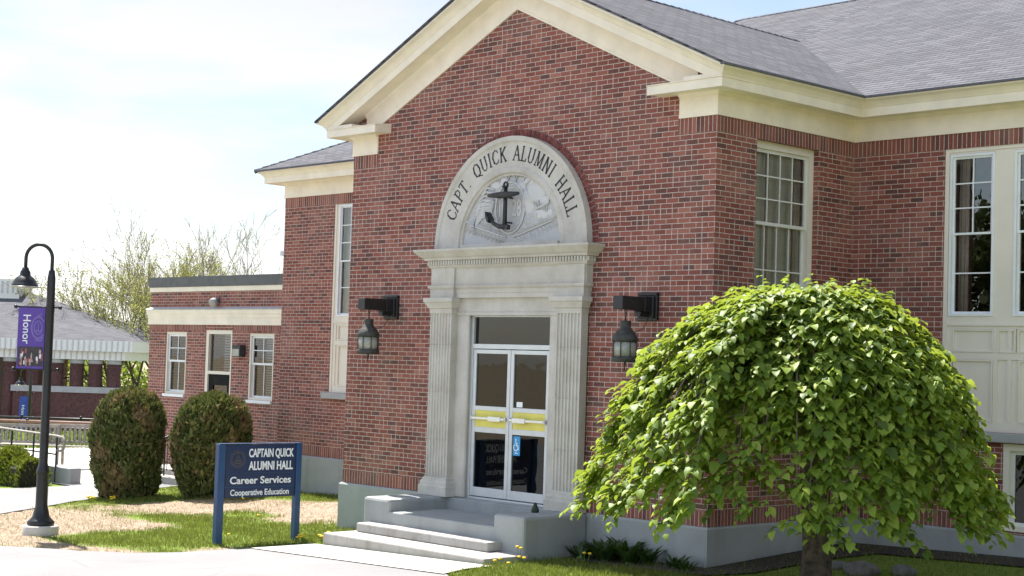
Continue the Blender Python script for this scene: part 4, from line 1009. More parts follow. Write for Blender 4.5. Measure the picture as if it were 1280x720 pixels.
# ------------------------------------------------------------------ wall lanterns
def make_lantern():
    r = thing('wall_lantern', '', 'lantern')
    m = MB()  # origin at wall, middle of backplate; -y is outward
    m.box((-.17, -.05, -.19), (.17, .0, .17)); m.box((-.135, -.085, -.155), (.135, -.05, .135)); m.box((-.17, -.06, .14), (.17, -.0, .185))
    m.build('backplate', 'box_black', r, bevel=.012)
    m = MB()
    # stepped timber bracket
    m.prism([(-.085, -.06), (.085, -.06), (.085, .115), (-.085, .115)], -.62, -.08)
    m.prism([(-.10, -.075), (.10, -.075), (.10, .125), (-.10, .125)], -.20, -.08)
    m.prism([(-.05, -.14), (.05, -.14), (.06, -.07), (-.06, -.07)], -.24, -.07)
    m.build('bracket_arm', 'box_black', r, recalc=True, bevel=.008)
    m = MB()
    yl = -.46
    m.tube([(.018*math.cos(k), yl, -.085+.028*math.sin(k)) for k in np.linspace(0, 2*PI, 11)], .006, 6)
    m.tube([(0, yl+.016*math.cos(k), -.125+.026*math.sin(k)) for k in np.linspace(0, 2*PI, 11)], .006, 6)
    m.tube([(.0, yl, -.145), (.0, yl, -.205)], .01, 6)
    m.tube([(.05, yl+.10, -.36), (.11, yl+.22, -.30), (.13, -.15, -.14)], .005, 5)
    m.build('chain', 'box_black', r)
    m = MB(); z0 = -.20
    m.lathe([(.02, z0), (.07, z0-.005), (.075, z0-.02), (.07, z0-.035), (.07, z0-.09), (.078, z0-.095), (.085, z0-.11), (.12, z0-.15), (.155, z0-.20), (.172, z0-.235), (.176, z0-.26), (.165, z0-.27), (.16, z0-.28)], (0, yl, 0), 24)
    m.lathe([(.16, z0-.47), (.172, z0-.475), (.176, z0-.50), (.172, z0-.54), (.12, z0-.545)], (0, yl, 0), 24)
    for k in range(8):
        th = 2*PI*(k+.5)/8; m.tube([(.163*math.cos(th), yl+.163*math.sin(th), z0-.28), (.163*math.cos(th), yl+.163*math.sin(th), z0-.475)], .007, 5)
    m.tube([(0, yl, z0-.54), (0, yl, z0-.65)], .008, 5); m.tube([(.02, yl, z0-.54), (.025, yl, z0-.60)], .006, 5)
    b = m.build('lantern_body', 'lantern_metal', r)
    m = MB(); m.lathe([(.15, z0-.28), (.15, z0-.472)], (0, yl, 0), 24); m.build('lantern_glass', 'frosted', b)
    return r
la = make_lantern(); la.location = (-6.38, 0, 3.60); la['label'] = 'black ship style lantern on the brick wall left of the doorway, in full view'
lb = copy_tree(la); lb.location = (-1.06, 0, 3.59); lb['label'] = 'black ship style lantern on the brick wall right of the doorway, above the tree leaves'
for q in (la, lb): q['group'] = 'lanterns beside the doorway'

# ------------------------------------------------------------------ annex
YX = 4.5; XA = -21.1; ax = thing('annex_building', 'low flat roofed brick annex with cream band beyond the hall wing', 'building', (-18.2, YX, .05)); AO = tuple(ax.location)
AF = Frame((0, YX, 0), (1, 0, 0), (0, -1, 0)); AE = Frame((XA, 0, 0), (0, 1, 0), (-1, 0, 0)); AR = Frame((XW-.02, 0, 0), (0, 1, 0), (1, 0, 0))
AW1 = (-20.35, -19.44, 1.80, 3.27); ADO = (-18.62, -17.54, .12, 3.32); AW3 = (-16.86, -15.90, 1.78, 3.26)
mb = MB(); wall_panel(mb, AF, XA, XW-.02, -.4, 4.25, [AW1, ADO, AW3]); wall_panel(mb, AE, YX, 12, -.4, 4.25, []); wall_panel(mb, AR, YX, 12, -.4, 4.25, [])
mb.face([(XA, YX, 4.22), (XW, YX, 4.22), (XW, 12, 4.22), (XA, 12, 4.22)])
mb.build('wall', 'brick', ax, AO)
mb = MB(); mb.box((XA, .001, 3.31), (ADO[0]-.02, .004, 3.44), 0, AF); mb.box((ADO[1]+.02, .001, 3.31), (XW, .004, 3.44), 0, AF); mb.build('soldier_course', 'soldier', ax, AO)
mb = MB(); P = [(XA, 12), (XA, YX), (XW, YX)]
mb.sweep(P, [(-.02, 3.44), (.04, 3.44), (.04, 3.60), (.055, 3.61), (.055, 3.68), (.075, 3.70), (.085, 3.79), (-.02, 3.80)]); mb.build('cream_band', 'cream_paint', ax, AO, recalc=True)
mb = MB(); mb.sweep(P, [(-.02, 3.801), (.095, 3.795), (.10, 3.805), (-.02, 3.86)]); mb.build('flashing', 'flashing', ax, AO, recalc=True)
mb = MB(); mb.sweep(P, [(-.02, 4.22), (.03, 4.22), (.03, 4.33), (-.02, 4.33)]); mb.build('parapet_trim', 'cream_paint', ax, AO, recalc=True)
mb = MB(); mb.sweep(P, [(-.3, 4.332), (.05, 4.332), (.06, 4.57), (-.3, 4.60)]); mb.build('roof_edge', 'roof_metal', ax, AO, recalc=True)
AB = lambda m, n, mt, p, **k: m.build(n, mt, p, AO, **k)
double_hung(ax, AF, AW1[0], AW1[1], AW1[2], AW1[3], .06, 2, 2, 1, 2.58, build=AB, smat='white_paint', rec=-.10)
w3 = double_hung(ax, AF, AW3[0], AW3[1], AW3[2], AW3[3], .06, 2, 2, 1, 2.58, build=AB, smat='white_paint', rec=-.10, blind='white')
w3['label'] = 'annex window with white slatted blinds, next to the hall wall'
# door with tall transom
u0, u1, z0, z1 = ADO; mb = MB()
mb.box((u0, -.12, z0), (u0+.11, -.01, z1), 0, AF); mb.box((u1-.06, -.12, z0), (u1, -.01, z1), 0, AF); mb.box((u0+.11, -.12, z1-.09), (u1-.06, -.011, z1), 0, AF); mb.box((u0+.11, -.119, 2.31), (u1-.06, -.012, 2.38), 0, AF)
adf = mb.build('door_frame', 'cream_wood', ax, AO)
mb = MB(); mb.face([AF(u0+.11, -.08, 2.38), AF(u1-.06, -.08, 2.38), AF(u1-.06, -.08, z1-.09), AF(u0+.11, -.08, z1-.09)]); mb.build('transom_pane', 'glass', adf, AO)
mb = MB(); z = 2.4
while z < z1-.1: mb.raw([AF(u0+.55, -.17, z), AF(u1-.08, -.17, z), AF(u1-.08, -.15, z+.035), AF(u0+.55, -.15, z+.035)], [(0, 1, 2, 3)]); z += .06
mb.build('blind', 'blind_white', adf, AO)
mb = MB(); a, b = u0+.11, u1-.06
mb.box((a, -.10, z0), (a+.17, -.05, 2.308), 0, AF); mb.box((b-.15, -.10, z0), (b, -.05, 2.308), 0, AF); mb.box((a+.17, -.10, 2.06), (b-.15, -.05, 2.308), 0, AF); mb.box((a+.17, -.10, z0), (b-.15, -.05, 1.1), 0, AF)
simple('door_black', (.012, .012, .013), .75, var=.2, spec=.15); ad = mb.build('door', 'door_black', ax, AO); mb = MB(); mb.face([AF(a+.17, -.075, 1.1), AF(b-.15, -.075, 1.1), AF(b-.15, -.075, 2.06), AF(a+.17, -.075, 2.06)]); mb.build('pane', 'glass', ad, AO)
mb = MB(); mb.tube([AF(b-.08, -.03, 1.02), AF(b-.08, .02, 1.02), AF(b-.2, .03, 1.02)], .012, 6); mb.build('handle', 'bar_metal', ad, AO)
mb = MB(); mb.raw([(-21, YX+.4, 0), (-14.2, YX+.4, 0), (-14.2, 9, 0), (-21, 9, 0), (-21, YX+.4, 4.1), (-14.2, YX+.4, 4.1), (-14.2, 9, 4.1), (-21, 9, 4.1)], [(0, 1, 2, 3), (7, 6, 5, 4), (3, 2, 6, 7)]); mb.build('interior', 'interior', ax, AO)
# fittings on the annex
wl = thing('floodlight', 'round grey floodlight fixed high on the annex wall above the door', 'light', (-18.15, YX, 4.0)); 
mb = MB(); mb.lathe([(.02, 0), (.09, 0), (.10, .03), (.10, .10), (.085, .12)], (0, 0, 0), 14); o = mb.build('lamp_head', 'sill_concrete', wl); o.rotation_euler = (PI/2+.5, 0, .3); o.location = (0, -.10, -.02)
mb = MB(); mb.tube([(0, 0, .02), (0, -.09, 0)], .025, 8); mb.box((-.06, -.03, -.05), (.06, 0, .08)); mb.build('bracket', 'roof_metal', wl)
wl = thing('wall_light', 'small dark box light on the annex wall between door and window', 'light', (-17.14, YX, 2.85))
mb = MB(); mb.prism([(-.16, -.12), (.16, -.12), (.16, .14), (-.16, .14)], -.16, 0); mb.build('housing', 'bronze', wl, recalc=True, bevel=.01)
mb = MB(); mb.box((-.13, -.168, -.11), (.13, -.161, .05)); mb.build('lens', 'frosted', wl)

# steps and handrail at the annex door
es = thing('annex_steps', 'short grey concrete steps glimpsed between the two clipped bushes', 'steps', (-17.2, 3.4, 0)); EO = tuple(es.location)
for k in range(2):
    mb = MB(); mb.box((-18.7, 2.6+.35*k, -.3), (-16.5, 4.45, .12+.13*k-.02)); mb.build('step', 'step_concrete', es, EO, bevel=.015) if k == 0 else mb.build('step', 'step_concrete', es, EO, bevel=.015)
hr = thing('handrail', 'black metal handrail on the annex steps between the bushes', 'handrail', (-17.2, 2.5, 0)); HRO = tuple(hr.location)
for xx in (-17.35,):
    mb = MB(); mb.tube([(xx-.1, 1.9, .55), (xx, 2.2, .72), (xx, 3.3, 1.12), (xx, 4.2, 1.14)], .025, 6); mb.build('rail', 'black_metal', hr, HRO)
    for y, zt in ((2.2, .72), (2.75, .93), (3.3, 1.12), (4.2, 1.14)):
        mb = MB(); mb.tube([(xx, y, -.1), (xx, y, zt)], .02, 6); mb.build('post', 'black_metal', hr, HRO)
    mb = MB()
    for k in range(10): mb.tube([(xx, 2.25+.19*k, .2), (xx, 2.25+.19*k, min(1.12, .74+.38*(k*.19/1.1)))], .009, 5)
    mb.build('baluster', 'black_metal', hr, HRO)

# ------------------------------------------------------------------ name board
u = np.array((-6.298+6.372, -1.76+3.08)); ang = math.atan2(u[1], u[0])
sg = thing('name_board', 'dark blue name board on two posts standing on the lawn by the drive', 'sign', (-6.372, -3.08, float(g(-6.37, -3.08))), ang)
zo = -.09+0
def ZZ(z): return z-.09
for x0, x1 in ((-.04, .07), (1.265, 1.355)):
    mb = MB(); mb.box((x0, -.05, -.2), (x1, .05, ZZ(1.515))); mb.build('post', 'sign_post_blue', sg, bevel=.008)
mb = MB(); mb.box((.0955, -.03, ZZ(.90)), (1.2545, .03, ZZ(1.505)))
pn = mb.build('sign_panel', 'sign_navy', sg, bevel=.004)
mb = MB(); mb.box((.0955, -.025, ZZ(.745)), (1.2545, .025, ZZ(.885))); pn2 = mb.build('sign_panel', 'sign_navy', sg, bevel=.004)
mb = MB(); mb.box((.0955, -.022, ZZ(.886)), (1.2545, .022, ZZ(.899))); mb.box((.0955, -.034, ZZ(1.092)), (1.2545, -.03, ZZ(1.097))); mb.box((-.03, -.045, ZZ(1.516)), (1.35, .045, ZZ(1.522))); mb.build('trim', 'sign_post_blue', sg)
def put(txt, x0, zbase, h, wd, par, bold=.012):
    V, F = text_geo(txt, h, wd, bold, .006); m = MB(); m.raw([(x0+v[0], -.0305-v[2]-(0 if par is pn else -.005), ZZ(zbase)+v[1]) for v in V], F); m.build('lettering', 'sign_white', par)
put("CAPTAIN QUICK", .465, 1.325, .118, .755, pn, .022); put("ALUMNI HALL", .465, 1.14, .122, .745, pn, .022)
put("Career Services", .165, .945, .10, 1.02, pn, .018); put("Cooperative Education", .18, .778, .085, .98, pn2, .016)
mb = MB(); c0 = np.array((.285, ZZ(1.295)))
def em(pts, r=.006):
    for a, b in zip(pts[:-1], pts[1:]):
        a = np.array(a, float)+c0; b = np.array(b, float)+c0; d = (b-a)/(np.linalg.norm(b-a)+1e-9); n_ = np.array((-d[1], d[0]))*r
        mb.prism([tuple(a-n_), tuple(b-n_), tuple(b+n_), tuple(a+n_)], -.0335, -.030)
em([((.118+.010*math.cos(12*t))*math.cos(t), (.118+.010*math.cos(12*t))*math.sin(t)) for t in np.linspace(0, 2*PI, 73)], .005)
em([(.098*math.cos(t), .098*math.sin(t)) for t in np.linspace(0, 2*PI, 37)], .004)
em([(-.06, -.03), (-.045, -.055), (.04, -.055), (.065, -.03), (-.06, -.03)], .005); em([(0, -.03), (0, .06)], .004); em([(0, .055), (-.04, -.015), (0, -.015)], .004); em([(.005, .05), (.045, -.015), (.005, -.015)], .004); em([(-.085, -.065), (.085, -.065)], .004)
em([(-.02, .075), (0, .09), (.02, .075)], .005)
mb.build('seal_emblem', 'sign_gold', pn, recalc=True)

# ------------------------------------------------------------------ street lamps
def make_lamp():
    r = thing('street_lamp', '', 'street lamp')
    m = MB(); m.lathe([(.26, -.3), (.265, .15), (.25, .17), (.05, .17)], (0, 0, 0), 24); m.build('concrete_base', 'walk_concrete', r)
    m = MB(); m.lathe([(.19, .17), (.20, .18), (.20, .225), (.17, .25), (.125, .30), (.11, .38), (.09, .45), (.088, .50), (.086, .92), (.092, .95), (.098, .97), (.09, 1.0), (.075, 1.05), (.066, 1.10), (.062, 3.35), (.064, 3.36), (.060, 3.88), (.05, 3.95), (.045, 4.0), (.02, 4.01)], (0, 0, 0), 18)
    pole = m.build('pole', 'black_metal', r)
    m = MB(); m.tube([(0, 0, 3.9), (0, 0, 4.15)]+[(-.2+.2*math.cos(t), 0, 4.18+.21*math.sin(t)) for t in np.linspace(.05, PI-.05, 14)]+[(-.4, 0, 4.15), (-.4, 0, 4.02)], .028, 8); m.build('arm', 'black_metal', r)
    m = MB(); m.lathe([(.02, 4.04), (.045, 4.035), (.055, 4.0), (.075, 3.97), (.08, 3.92), (.10, 3.90), (.135, 3.875), (.17, 3.82), (.19, 3.775), (.20, 3.765), (.20, 3.755), (.05, 3.76)], (-.4, 0, 0), 24); sh = m.build('lamp_shade', 'black_metal', r)
    m = MB(); m.lathe([(.19, 3.752), (.235, 3.742), (.235, 3.735), (.10, 3.72), (.02, 3.715)], (-.4, 0, 0), 24); m.build('lens', 'frosted', sh)
    for z in (3.44, 2.50):
        m = MB(); m.tube([(-.50, 0, z), (.14, 0, z)], .012, 6)
        for xx in (-.52, .15): m.lathe([(.005, -.03), (.025, -.02), (.03, 0), (.025, .02), (.005, .03)], (xx, 0, z), 10)
        m.build('banner_rod', 'black_metal', r)
    return r
lamp = make_lamp(); LX, LY = -9.34, -4.24; rz = math.atan2(.72, .69)
lamp.location = (LX, LY, float(g(LX, LY))-.03); lamp.rotation_euler = (0, 0, rz); lamp['label'] = 'tall black gooseneck street lamp on round concrete base at the lawn edge'
lamp['group'] = 'street lamps'
l2 = copy_tree(lamp); l2.location = (-45.2, 13.65, -2.45); l2['label'] = 'distant black gooseneck street lamp before the columned building'
# banner
bn = thing('banner', 'purple banner reading Honor hanging from the near lamp post', 'banner', (LX, LY, float(g(LX, LY))-.03), rz)
m = MB(); m.box((-.475, -.006, 2.50), (-.065, .006, 3.445)); cl = m.build('cloth', 'banner_purple', bn, bevel=.003)
V, F = text_geo("Honor", .115, .44, .006, .003); m = MB(); m.raw([(-.395+v[1], -.0065-v[2], 3.32-v[0]) for v in V], F); m.build('lettering', 'sign_white', cl)
m = MB(); c0 = np.array((-.165, 3.13))
def bl(pts, r):
    for a, b in zip(pts[:-1], pts[1:]):
        a = np.array(a, float)+c0; b = np.array(b, float)+c0; d = (b-a)/(np.linalg.norm(b-a)+1e-9); n_ = np.array((-d[1], d[0]))*r
        m.prism([tuple(a-n_), tuple(b-n_), tuple(b+n_), tuple(a+n_)], -.009, -.006)
bl([(.10*math.cos(t), .16*math.sin(t)) for t in np.linspace(.6, 5.6, 26)], .012); bl([(.06*math.cos(t), .10*math.sin(t)) for t in np.linspace(0, 2*PI, 20)], .008)
bl([(-.03, -.03), (-.02, -.055), (.03, -.055), (.04, -.03)], .008); bl([(0, -.05), (0, .07)], .006); bl([(.04, .22), (.08, .12), (.05, .2), (-.02, .17)], .01); bl([(-.04, -.18), (.05, -.2), (.07, -.14)], .01)
m.build('crest', 'banner_lilac', cl, recalc=True)
m = MB(); m.box((-.455, -.010, 2.545), (-.085, -.0065, 2.84), 0)
rr = random.Random(4)
for k in range(26):
    x = -.45+.35*rr.random(); z = 2.55+.2*rr.random(); m.prism([(x, z), (x+.015+.02*rr.random(), z), (x+.015+.015*rr.random(), z+.05+.05*rr.random()), (x, z+.06)], -.0118-.0002*k, -.0102, rr.choice([1, 2, 2, 3, 1]))
m.build('photo_print', ['photo_dark', 'photo_red', 'photo_skin', 'paper'], cl, recalc=True)
b2_ = thing('banner', 'narrow blue banner on the distant lamp post', 'banner', (-45.2, 13.65, -2.45), rz)
m = MB(); m.box((-.40, -.006, 1.75), (-.07, .006, 3.3)); cl2 = m.build('cloth', 'banner_blue', b2_)
V, F = text_geo("Honor", .11, .6, .006, .003); m = MB(); m.raw([(-.30+v[1], -.0065-v[2], 2.95-v[0]) for v in V], F); m.build('lettering', 'sign_white', cl2)

# ------------------------------------------------------------------ foliage helpers
def leaves_np(P, Dr, Nn, size, aspect=.42, fold=.12, droop=.25):
    """P base points, Dr leaf axis, Nn leaf normal, size length -> folded, bent ovate leaves (6 faces each)"""
    P = np.asarray(P); Dr = Dr/np.linalg.norm(Dr, axis=1, keepdims=True)
    S = np.cross(Dr, Nn); S /= np.linalg.norm(S, axis=1, keepdims=True)+1e-9; N2 = np.cross(S, Dr)
    s = size[:, None]
    def pt(l, w_, h): return P+Dr*s*l+S*s*w_+N2*s*h
    a = aspect
    V = np.stack([pt(0, 0, 0), pt(.38, 0, -.0-droop*.10), pt(.75, 0, -droop*.45), pt(1, 0, -droop),
                  pt(.34, -a, fold-droop*.08), pt(.72, -a*.72, fold*.8-droop*.42), pt(.34, a, fold-droop*.08), pt(.72, a*.72, fold*.8-droop*.42)], 1)
    n = len(P); base = (np.arange(n)*8)[:, None]
    quads = np.array([(4, 1, 2, 5), (1, 6, 7, 2)]); tris = np.array([(0, 1, 4), (0, 6, 1), (5, 2, 3), (2, 7, 3)])
    Fq = (base[:, :, None]+quads[None]).reshape(-1, 4); Ft = (base[:, :, None]+tris[None]).reshape(-1, 3)
    flat = np.concatenate((Fq.ravel(), Ft.ravel())); tot = np.concatenate((np.full(len(Fq), 4), np.full(len(Ft), 3)))
    return V.reshape(-1, 3), flat, tot
def quads_np(P, A, B):
    """small diamond tufts"""
    V = np.stack([P-A*.5, P+B*.5, P+A*.5, P-B*.5], 1).reshape(-1, 3); n = len(P)
    return V, np.arange(4*n), np.full(n, 4)
def unit(v): return v/(np.linalg.norm(v, axis=-1, keepdims=True)+1e-9)
def rnd_unit(n): return unit(RNG.normal(size=(n, 3)))

def vnoise3(X, Y):
    return (np.sin(X*2.1+1.3*np.sin(Y*1.7))+np.sin(Y*2.7+X*.9+2)+np.sin(X*4.3-Y*3.1))/6+.5
# ------------------------------------------------------------------ weeping elm
def weeping_tree():
    bx, by = 2.58, -1.30; bz = float(g(bx, by)); root = thing('weeping_tree', 'umbrella shaped weeping tree with bright green drooping leaves before the brick corner', 'tree', (bx, by, bz))
    rv = np.array((.69, .72)); fv = np.array((-.72, .69))   # picture right and depth
    m = MB(); m.tube([(.02, 0, -.2), (0, 0, .05), (.0, .01, .5), (-.02, 0, 1.1), (.0, .02, 1.7), (.02, 0, 2.25)], [.24, .185, .155, .15, .16, .19], 14)
    tr = m.build('trunk', 'bark', root)
    BR = MB(); PB = []; PD = []
    P = []; Dd = []; Nn = []; Sz = []
    # main limbs: leave the head, arch over and come down in a flared dome of layers
    nb = 215; ga = PI*(3-math.sqrt(5)); ZTOP = 3.21
    def dome(q, c=0): return ZTOP-1.36*q**(2.1-1.0*min(c, 0))
    limbs = []
    for k in range(nb):
        phi = k*ga+RNG.normal(0, .12); c, s = math.cos(phi), math.sin(phi)
        full = math.hypot((2.34 if c < 0 else 1.64)*c, 1.55*s)*(1+.07*math.sin(3*phi+1)+.05*math.sin(7*phi))
        q1 = (.46, .66, .84, 1.0, 1.0)[k % 5]*RNG.uniform(.92, 1.06)
        sink = RNG.uniform(-.10, .10)+(.0 if k % 2 else -.22)
        d2 = rv*c+fv*s; pts = []
        for t in np.linspace(0, 1, 15):
            q = q1*t**.8; rad = full*q
            z = dome(q, c)+sink
            z = z-((.62 if s < .1 else .35)*max(0, t-.70)/.30 if q1 < .95 else .55*max(0, t-.75)/.25*(1.12 if (s < -.1 and c > -.45) else .85))
            z = 2.0+(z-2.0)*min(1, (t/.16)) if t < .16 else z
            wob = .06*math.sin(6*t+k)
            pts.append(np.array((d2[0]*rad-d2[1]*wob, d2[1]*rad+d2[0]*wob, z)))
        limbs.append((pts, d2, q1, c)); BR.tube(pts, list(np.linspace(.030, .005, 15)), 5, cap=False)
    for (pts, d2, q1, c_) in limbs:
        pts = np.array(pts); seg = pts[1:]-pts[:-1]
        for j in range(1, 15):
            jj = min(j, 13)
            if RNG.random() < .06: continue
            hole = vnoise3(pts[min(j, 14)][0]*1.9+1, pts[min(j, 14)][1]*1.9+pts[min(j, 14)][2]*2.4)
            if hole < .28 and RNG.random() < .7: continue
            for q in range(4):
                base = pts[min(j, 14)]+(seg[jj]*RNG.random() if j < 14 else 0); side = np.array((-d2[1], d2[0], 0))*RNG.choice((-1, 1))*RNG.uniform(.1, 1.0)
                d0 = unit(seg[jj])*.8+side+np.array((d2[0], d2[1], 0))*RNG.uniform(.1, .8)+np.array((0, 0, RNG.uniform(.1, .75)))
                d0 = unit(d0); L_ = RNG.uniform(.20, .46); stp = .06; n = max(3, int(L_/stp)); p = base.copy(); d = d0.copy(); tw = [p.copy()]
                young = RNG.uniform(.75, 1.15)
                for i in range(n):
                    d = unit(d+np.array((0, 0, -.085))); p = p+d*stp; tw.append(p.copy())
                    sd = unit(np.cross(d, (0, 0, 1.)))*(1 if i % 2 else -1)
                    ax_ = unit(d*.6+sd*.75+np.array((d2[0], d2[1], 0))*.35+np.array((0, 0, -.16))+RNG.normal(0, .20, 3))
                    nn = unit(np.array((-.25, .03, 1.))*1.15+np.array((d2[0], d2[1], 0))*.22+RNG.normal(0, .22, 3))
                    P.append(p.copy()); Dd.append(ax_); Nn.append(nn); Sz.append(young*RNG.choice((.07, .10, .12, .135, .15))*RNG.uniform(.85, 1.12)*(1 if i < n-1 else .75))
                if q == 0: BR.tube([tw[0], tw[len(tw)//2], tw[-1]], [.006, .004, .002], 3, cap=False)
    P = np.array(P); Dd = np.array(Dd); Nn = np.array(Nn); Sz = np.array(Sz)
    keep = P[:, 2] > .5
    wx = P[:, 0]+bx; wy = P[:, 1]+by
    keep &= ~((wx < .12) & (wy > -.12)); keep &= wy < D-.15
    P, Dd, Nn, Sz = P[keep], Dd[keep], Nn[keep], Sz[keep]
    V, fl, tot = leaves_np(P, Dd, Nn, Sz, .38, .10, .30)
    np_mesh('crown', V, fl, tot, 'elm_leaf', root)
    BR.build('branch', 'elm_twig', root, uvauto=False)
    # a few bare twigs hanging in the gaps
    return len(P)
NLEAF = weeping_tree()

# ------------------------------------------------------------------ clipped bushes and hedges
def bush_mesh(rx, ry, h, n, mat, name, shape='dome', tuft=.075, parent=None):
    th = RNG.uniform(0, 2*PI, n); t = RNG.uniform(0, 1, n)**.85
    # profile: slightly narrow at the ground, widest at .45, rounded top
    zz = t*h; pr = np.interp(t, [0, .08, .25, .5, .72, .85, .94, 1.0], [.68, .82, .95, 1.0, .97, .85, .60, .03])
    lum = 1+.05*np.sin(3*th+4*t)+.04*np.sin(7*th-6*t)+RNG.normal(0, .028, n)
    dep = np.where(RNG.random(n) < .7, 1.0, RNG.uniform(.72, .98, n))
    lum = lum*(1+.10*(vnoise3(np.cos(th)*2, np.sin(th)*2+t*3.1)-.5)+.09*(vnoise3(np.cos(th)*5+9, np.sin(th)*5+t*8)-.5))
    P = np.c_[rx*pr*lum*dep*np.cos(th), ry*pr*lum*dep*np.sin(th), zz+RNG.normal(0, .02, n)]
    Nr = unit(np.c_[np.cos(th), np.sin(th), np.interp(t, [0, .5, 1], [-.1, .15, 1.5])])
    A = unit(Nr*.55+np.array((0, 0, .75))+RNG.normal(0, .45, (n, 3))); B = unit(np.cross(A, Nr+RNG.normal(0, .6, (n, 3))))
    s = RNG.uniform(.6, 1.3, n)[:, None]*tuft
    V, fl, tot = quads_np(P, A*s*1.6, B*s*.75)
    return np_mesh(name, V, fl, tot, mat, parent)
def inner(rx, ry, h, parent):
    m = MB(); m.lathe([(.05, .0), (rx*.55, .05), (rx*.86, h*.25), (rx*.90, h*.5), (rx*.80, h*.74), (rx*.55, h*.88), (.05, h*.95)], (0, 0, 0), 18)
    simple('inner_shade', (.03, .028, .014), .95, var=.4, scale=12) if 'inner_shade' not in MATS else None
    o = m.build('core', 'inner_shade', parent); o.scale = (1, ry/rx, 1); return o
for (x, y, rx, h, lab) in ((-15.52, .80, .68, 2.16, 'tall clipped evergreen bush browning at the top, the left of the pair by the path'), (-14.15, 1.88, .73, 2.04, 'clipped evergreen bush with green dome, the right of the pair behind the name board')):
    r = thing('clipped_bush', lab, 'bush', (x, y, float(g(x, y))), group='pair of clipped evergreen bushes')
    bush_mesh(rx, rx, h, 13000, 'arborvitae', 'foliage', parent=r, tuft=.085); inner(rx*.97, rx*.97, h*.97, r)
    m = MB(); m.tube([(0, 0, -.1), (0, 0, .5)], .09, 8); m.build('trunk', 'bark', r)
def hedge(x0, x1, y0, y1, h, n, mat, label, name='low_hedge'):
    cx, cy = (x0+x1)/2, (y0+y1)/2; r = thing(name, label, 'hedge', (cx, cy, float(g(cx, cy))))
    u_ = RNG.uniform(x0, x1, n); v_ = RNG.uniform(-1, 1, n); bump_ = 1+.13*np.sin(u_*2.1)+.09*np.sin(u_*5.3+1)
    zz = np.sqrt(np.clip(1-np.abs(v_)**2.6, 0, 1))*h*bump_*RNG.uniform(.8, 1.03, n)*np.where(RNG.random(n) < .72, 1, RNG.uniform(.2, 1, n))
    P = np.c_[u_-cx, v_*(y1-y0)/2*bump_, zz]
    A = unit(np.c_[RNG.normal(0, .5, n), v_*.8+RNG.normal(0, .4, n), np.full(n, .8)]); B = unit(np.cross(A, rnd_unit(n))); s = RNG.uniform(.05, .10, n)[:, None]
    V, fl, tot = quads_np(P, A*s*1.5, B*s*.7); np_mesh('foliage', V, fl, tot, mat, r)
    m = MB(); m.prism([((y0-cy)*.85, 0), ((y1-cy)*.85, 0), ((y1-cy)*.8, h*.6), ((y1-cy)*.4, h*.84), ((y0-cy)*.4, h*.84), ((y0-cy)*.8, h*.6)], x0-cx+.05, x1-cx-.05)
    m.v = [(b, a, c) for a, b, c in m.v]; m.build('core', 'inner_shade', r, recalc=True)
hedge(-24.5, -19.0, .15, 1.0, .68, 11000, 'yew', 'low yellow green hedge at the left edge in front of the ramp railing')

# ------------------------------------------------------------------ terrace furniture
rr_ = thing('ramp_railing', 'black metal ramp railing with looped end beside the low hedge', 'railing', (-21.5, 1.25, -.05)); RO = tuple(rr_.location)
m = MB(); y = 1.22
m.tube([(-27, y+.2, .95), (-19.25, y, .86), (-19.02, y, .84), (-18.96, y, .72), (-18.98, y, .60), (-19.1, y, .55), (-19.3, y, .55)], .03, 7); m.build('handrail', 'wood_grey', rr_, RO)
m = MB(); m.tube([(-27, y+.2, .52), (-19.3, y, .46)], .018, 6); m.build('rail', 'black_metal', rr_, RO)
for k in range(7):
    x = -19.3-1.12*k; m = MB(); m.tube([(x, y+.026*k, -.15), (x, y+.026*k, .86+.012*k)], .024, 6); m.build('post', 'black_metal', rr_, RO)
cb = MB(); cb.box((-3.2, -.14, -.25), (3.2, .14, .20)); cbo = cb.build('kerb_block', 'sill_concrete', bevel=.02); cbo.location = (-21.85, 1.35, 0); tag(cbo, 'squared concrete kerb under the end of the ramp railing', 'kerb')
def make_bench():
    r = thing('park_bench', '', 'bench')
    m = MB()
    for k in range(5): m.box((-.78, -.48+.095*k, .42), (.78, -.405+.095*k, .445))
    m.build('seat', 'wood_grey', r, bevel=.004)
    m = MB(); m.box((-.78, -.01, .86), (.78, .03, .94)); m.box((-.78, -.01, .48), (.78, .03, .54))
    for k in range(13): m.box((-.73+.116*k, .0, .54), (-.67+.116*k, .02, .86))
    m.build('backrest', 'wood_grey', r, bevel=.004)
    for s in (-1, 1):
        for y0, h in ((-.46, .62), (-.005, .94)):
            m = MB(); m.box((s*.78-.03, y0-.03, -.05), (s*.78+.03, y0+.03, h)); m.build('leg', 'wood_grey', r)
        m = MB(); m.box((s*.78-.035, -.52, .62), (s*.78+.035, .03, .655)); m.build('armrest', 'wood_grey', r, bevel=.004)
    return r
b0 = make_bench(); b0.location = (-22.2, 3.35, .02); b0.rotation_euler = (0, 0, math.atan2(.80, .60)); b0['label'] = 'grey wooden slat bench with open armrest, nearer the left clipped bush'; b0['group'] = 'slatted wooden benches on the terrace'
b1_ = copy_tree(b0); b1_.location = (-23.0, 2.35, .0); b1_.rotation_euler = (0, 0, math.atan2(.72, .69)+PI); b1_['label'] = 'grey wooden slat bench seen from behind through the ramp railing'
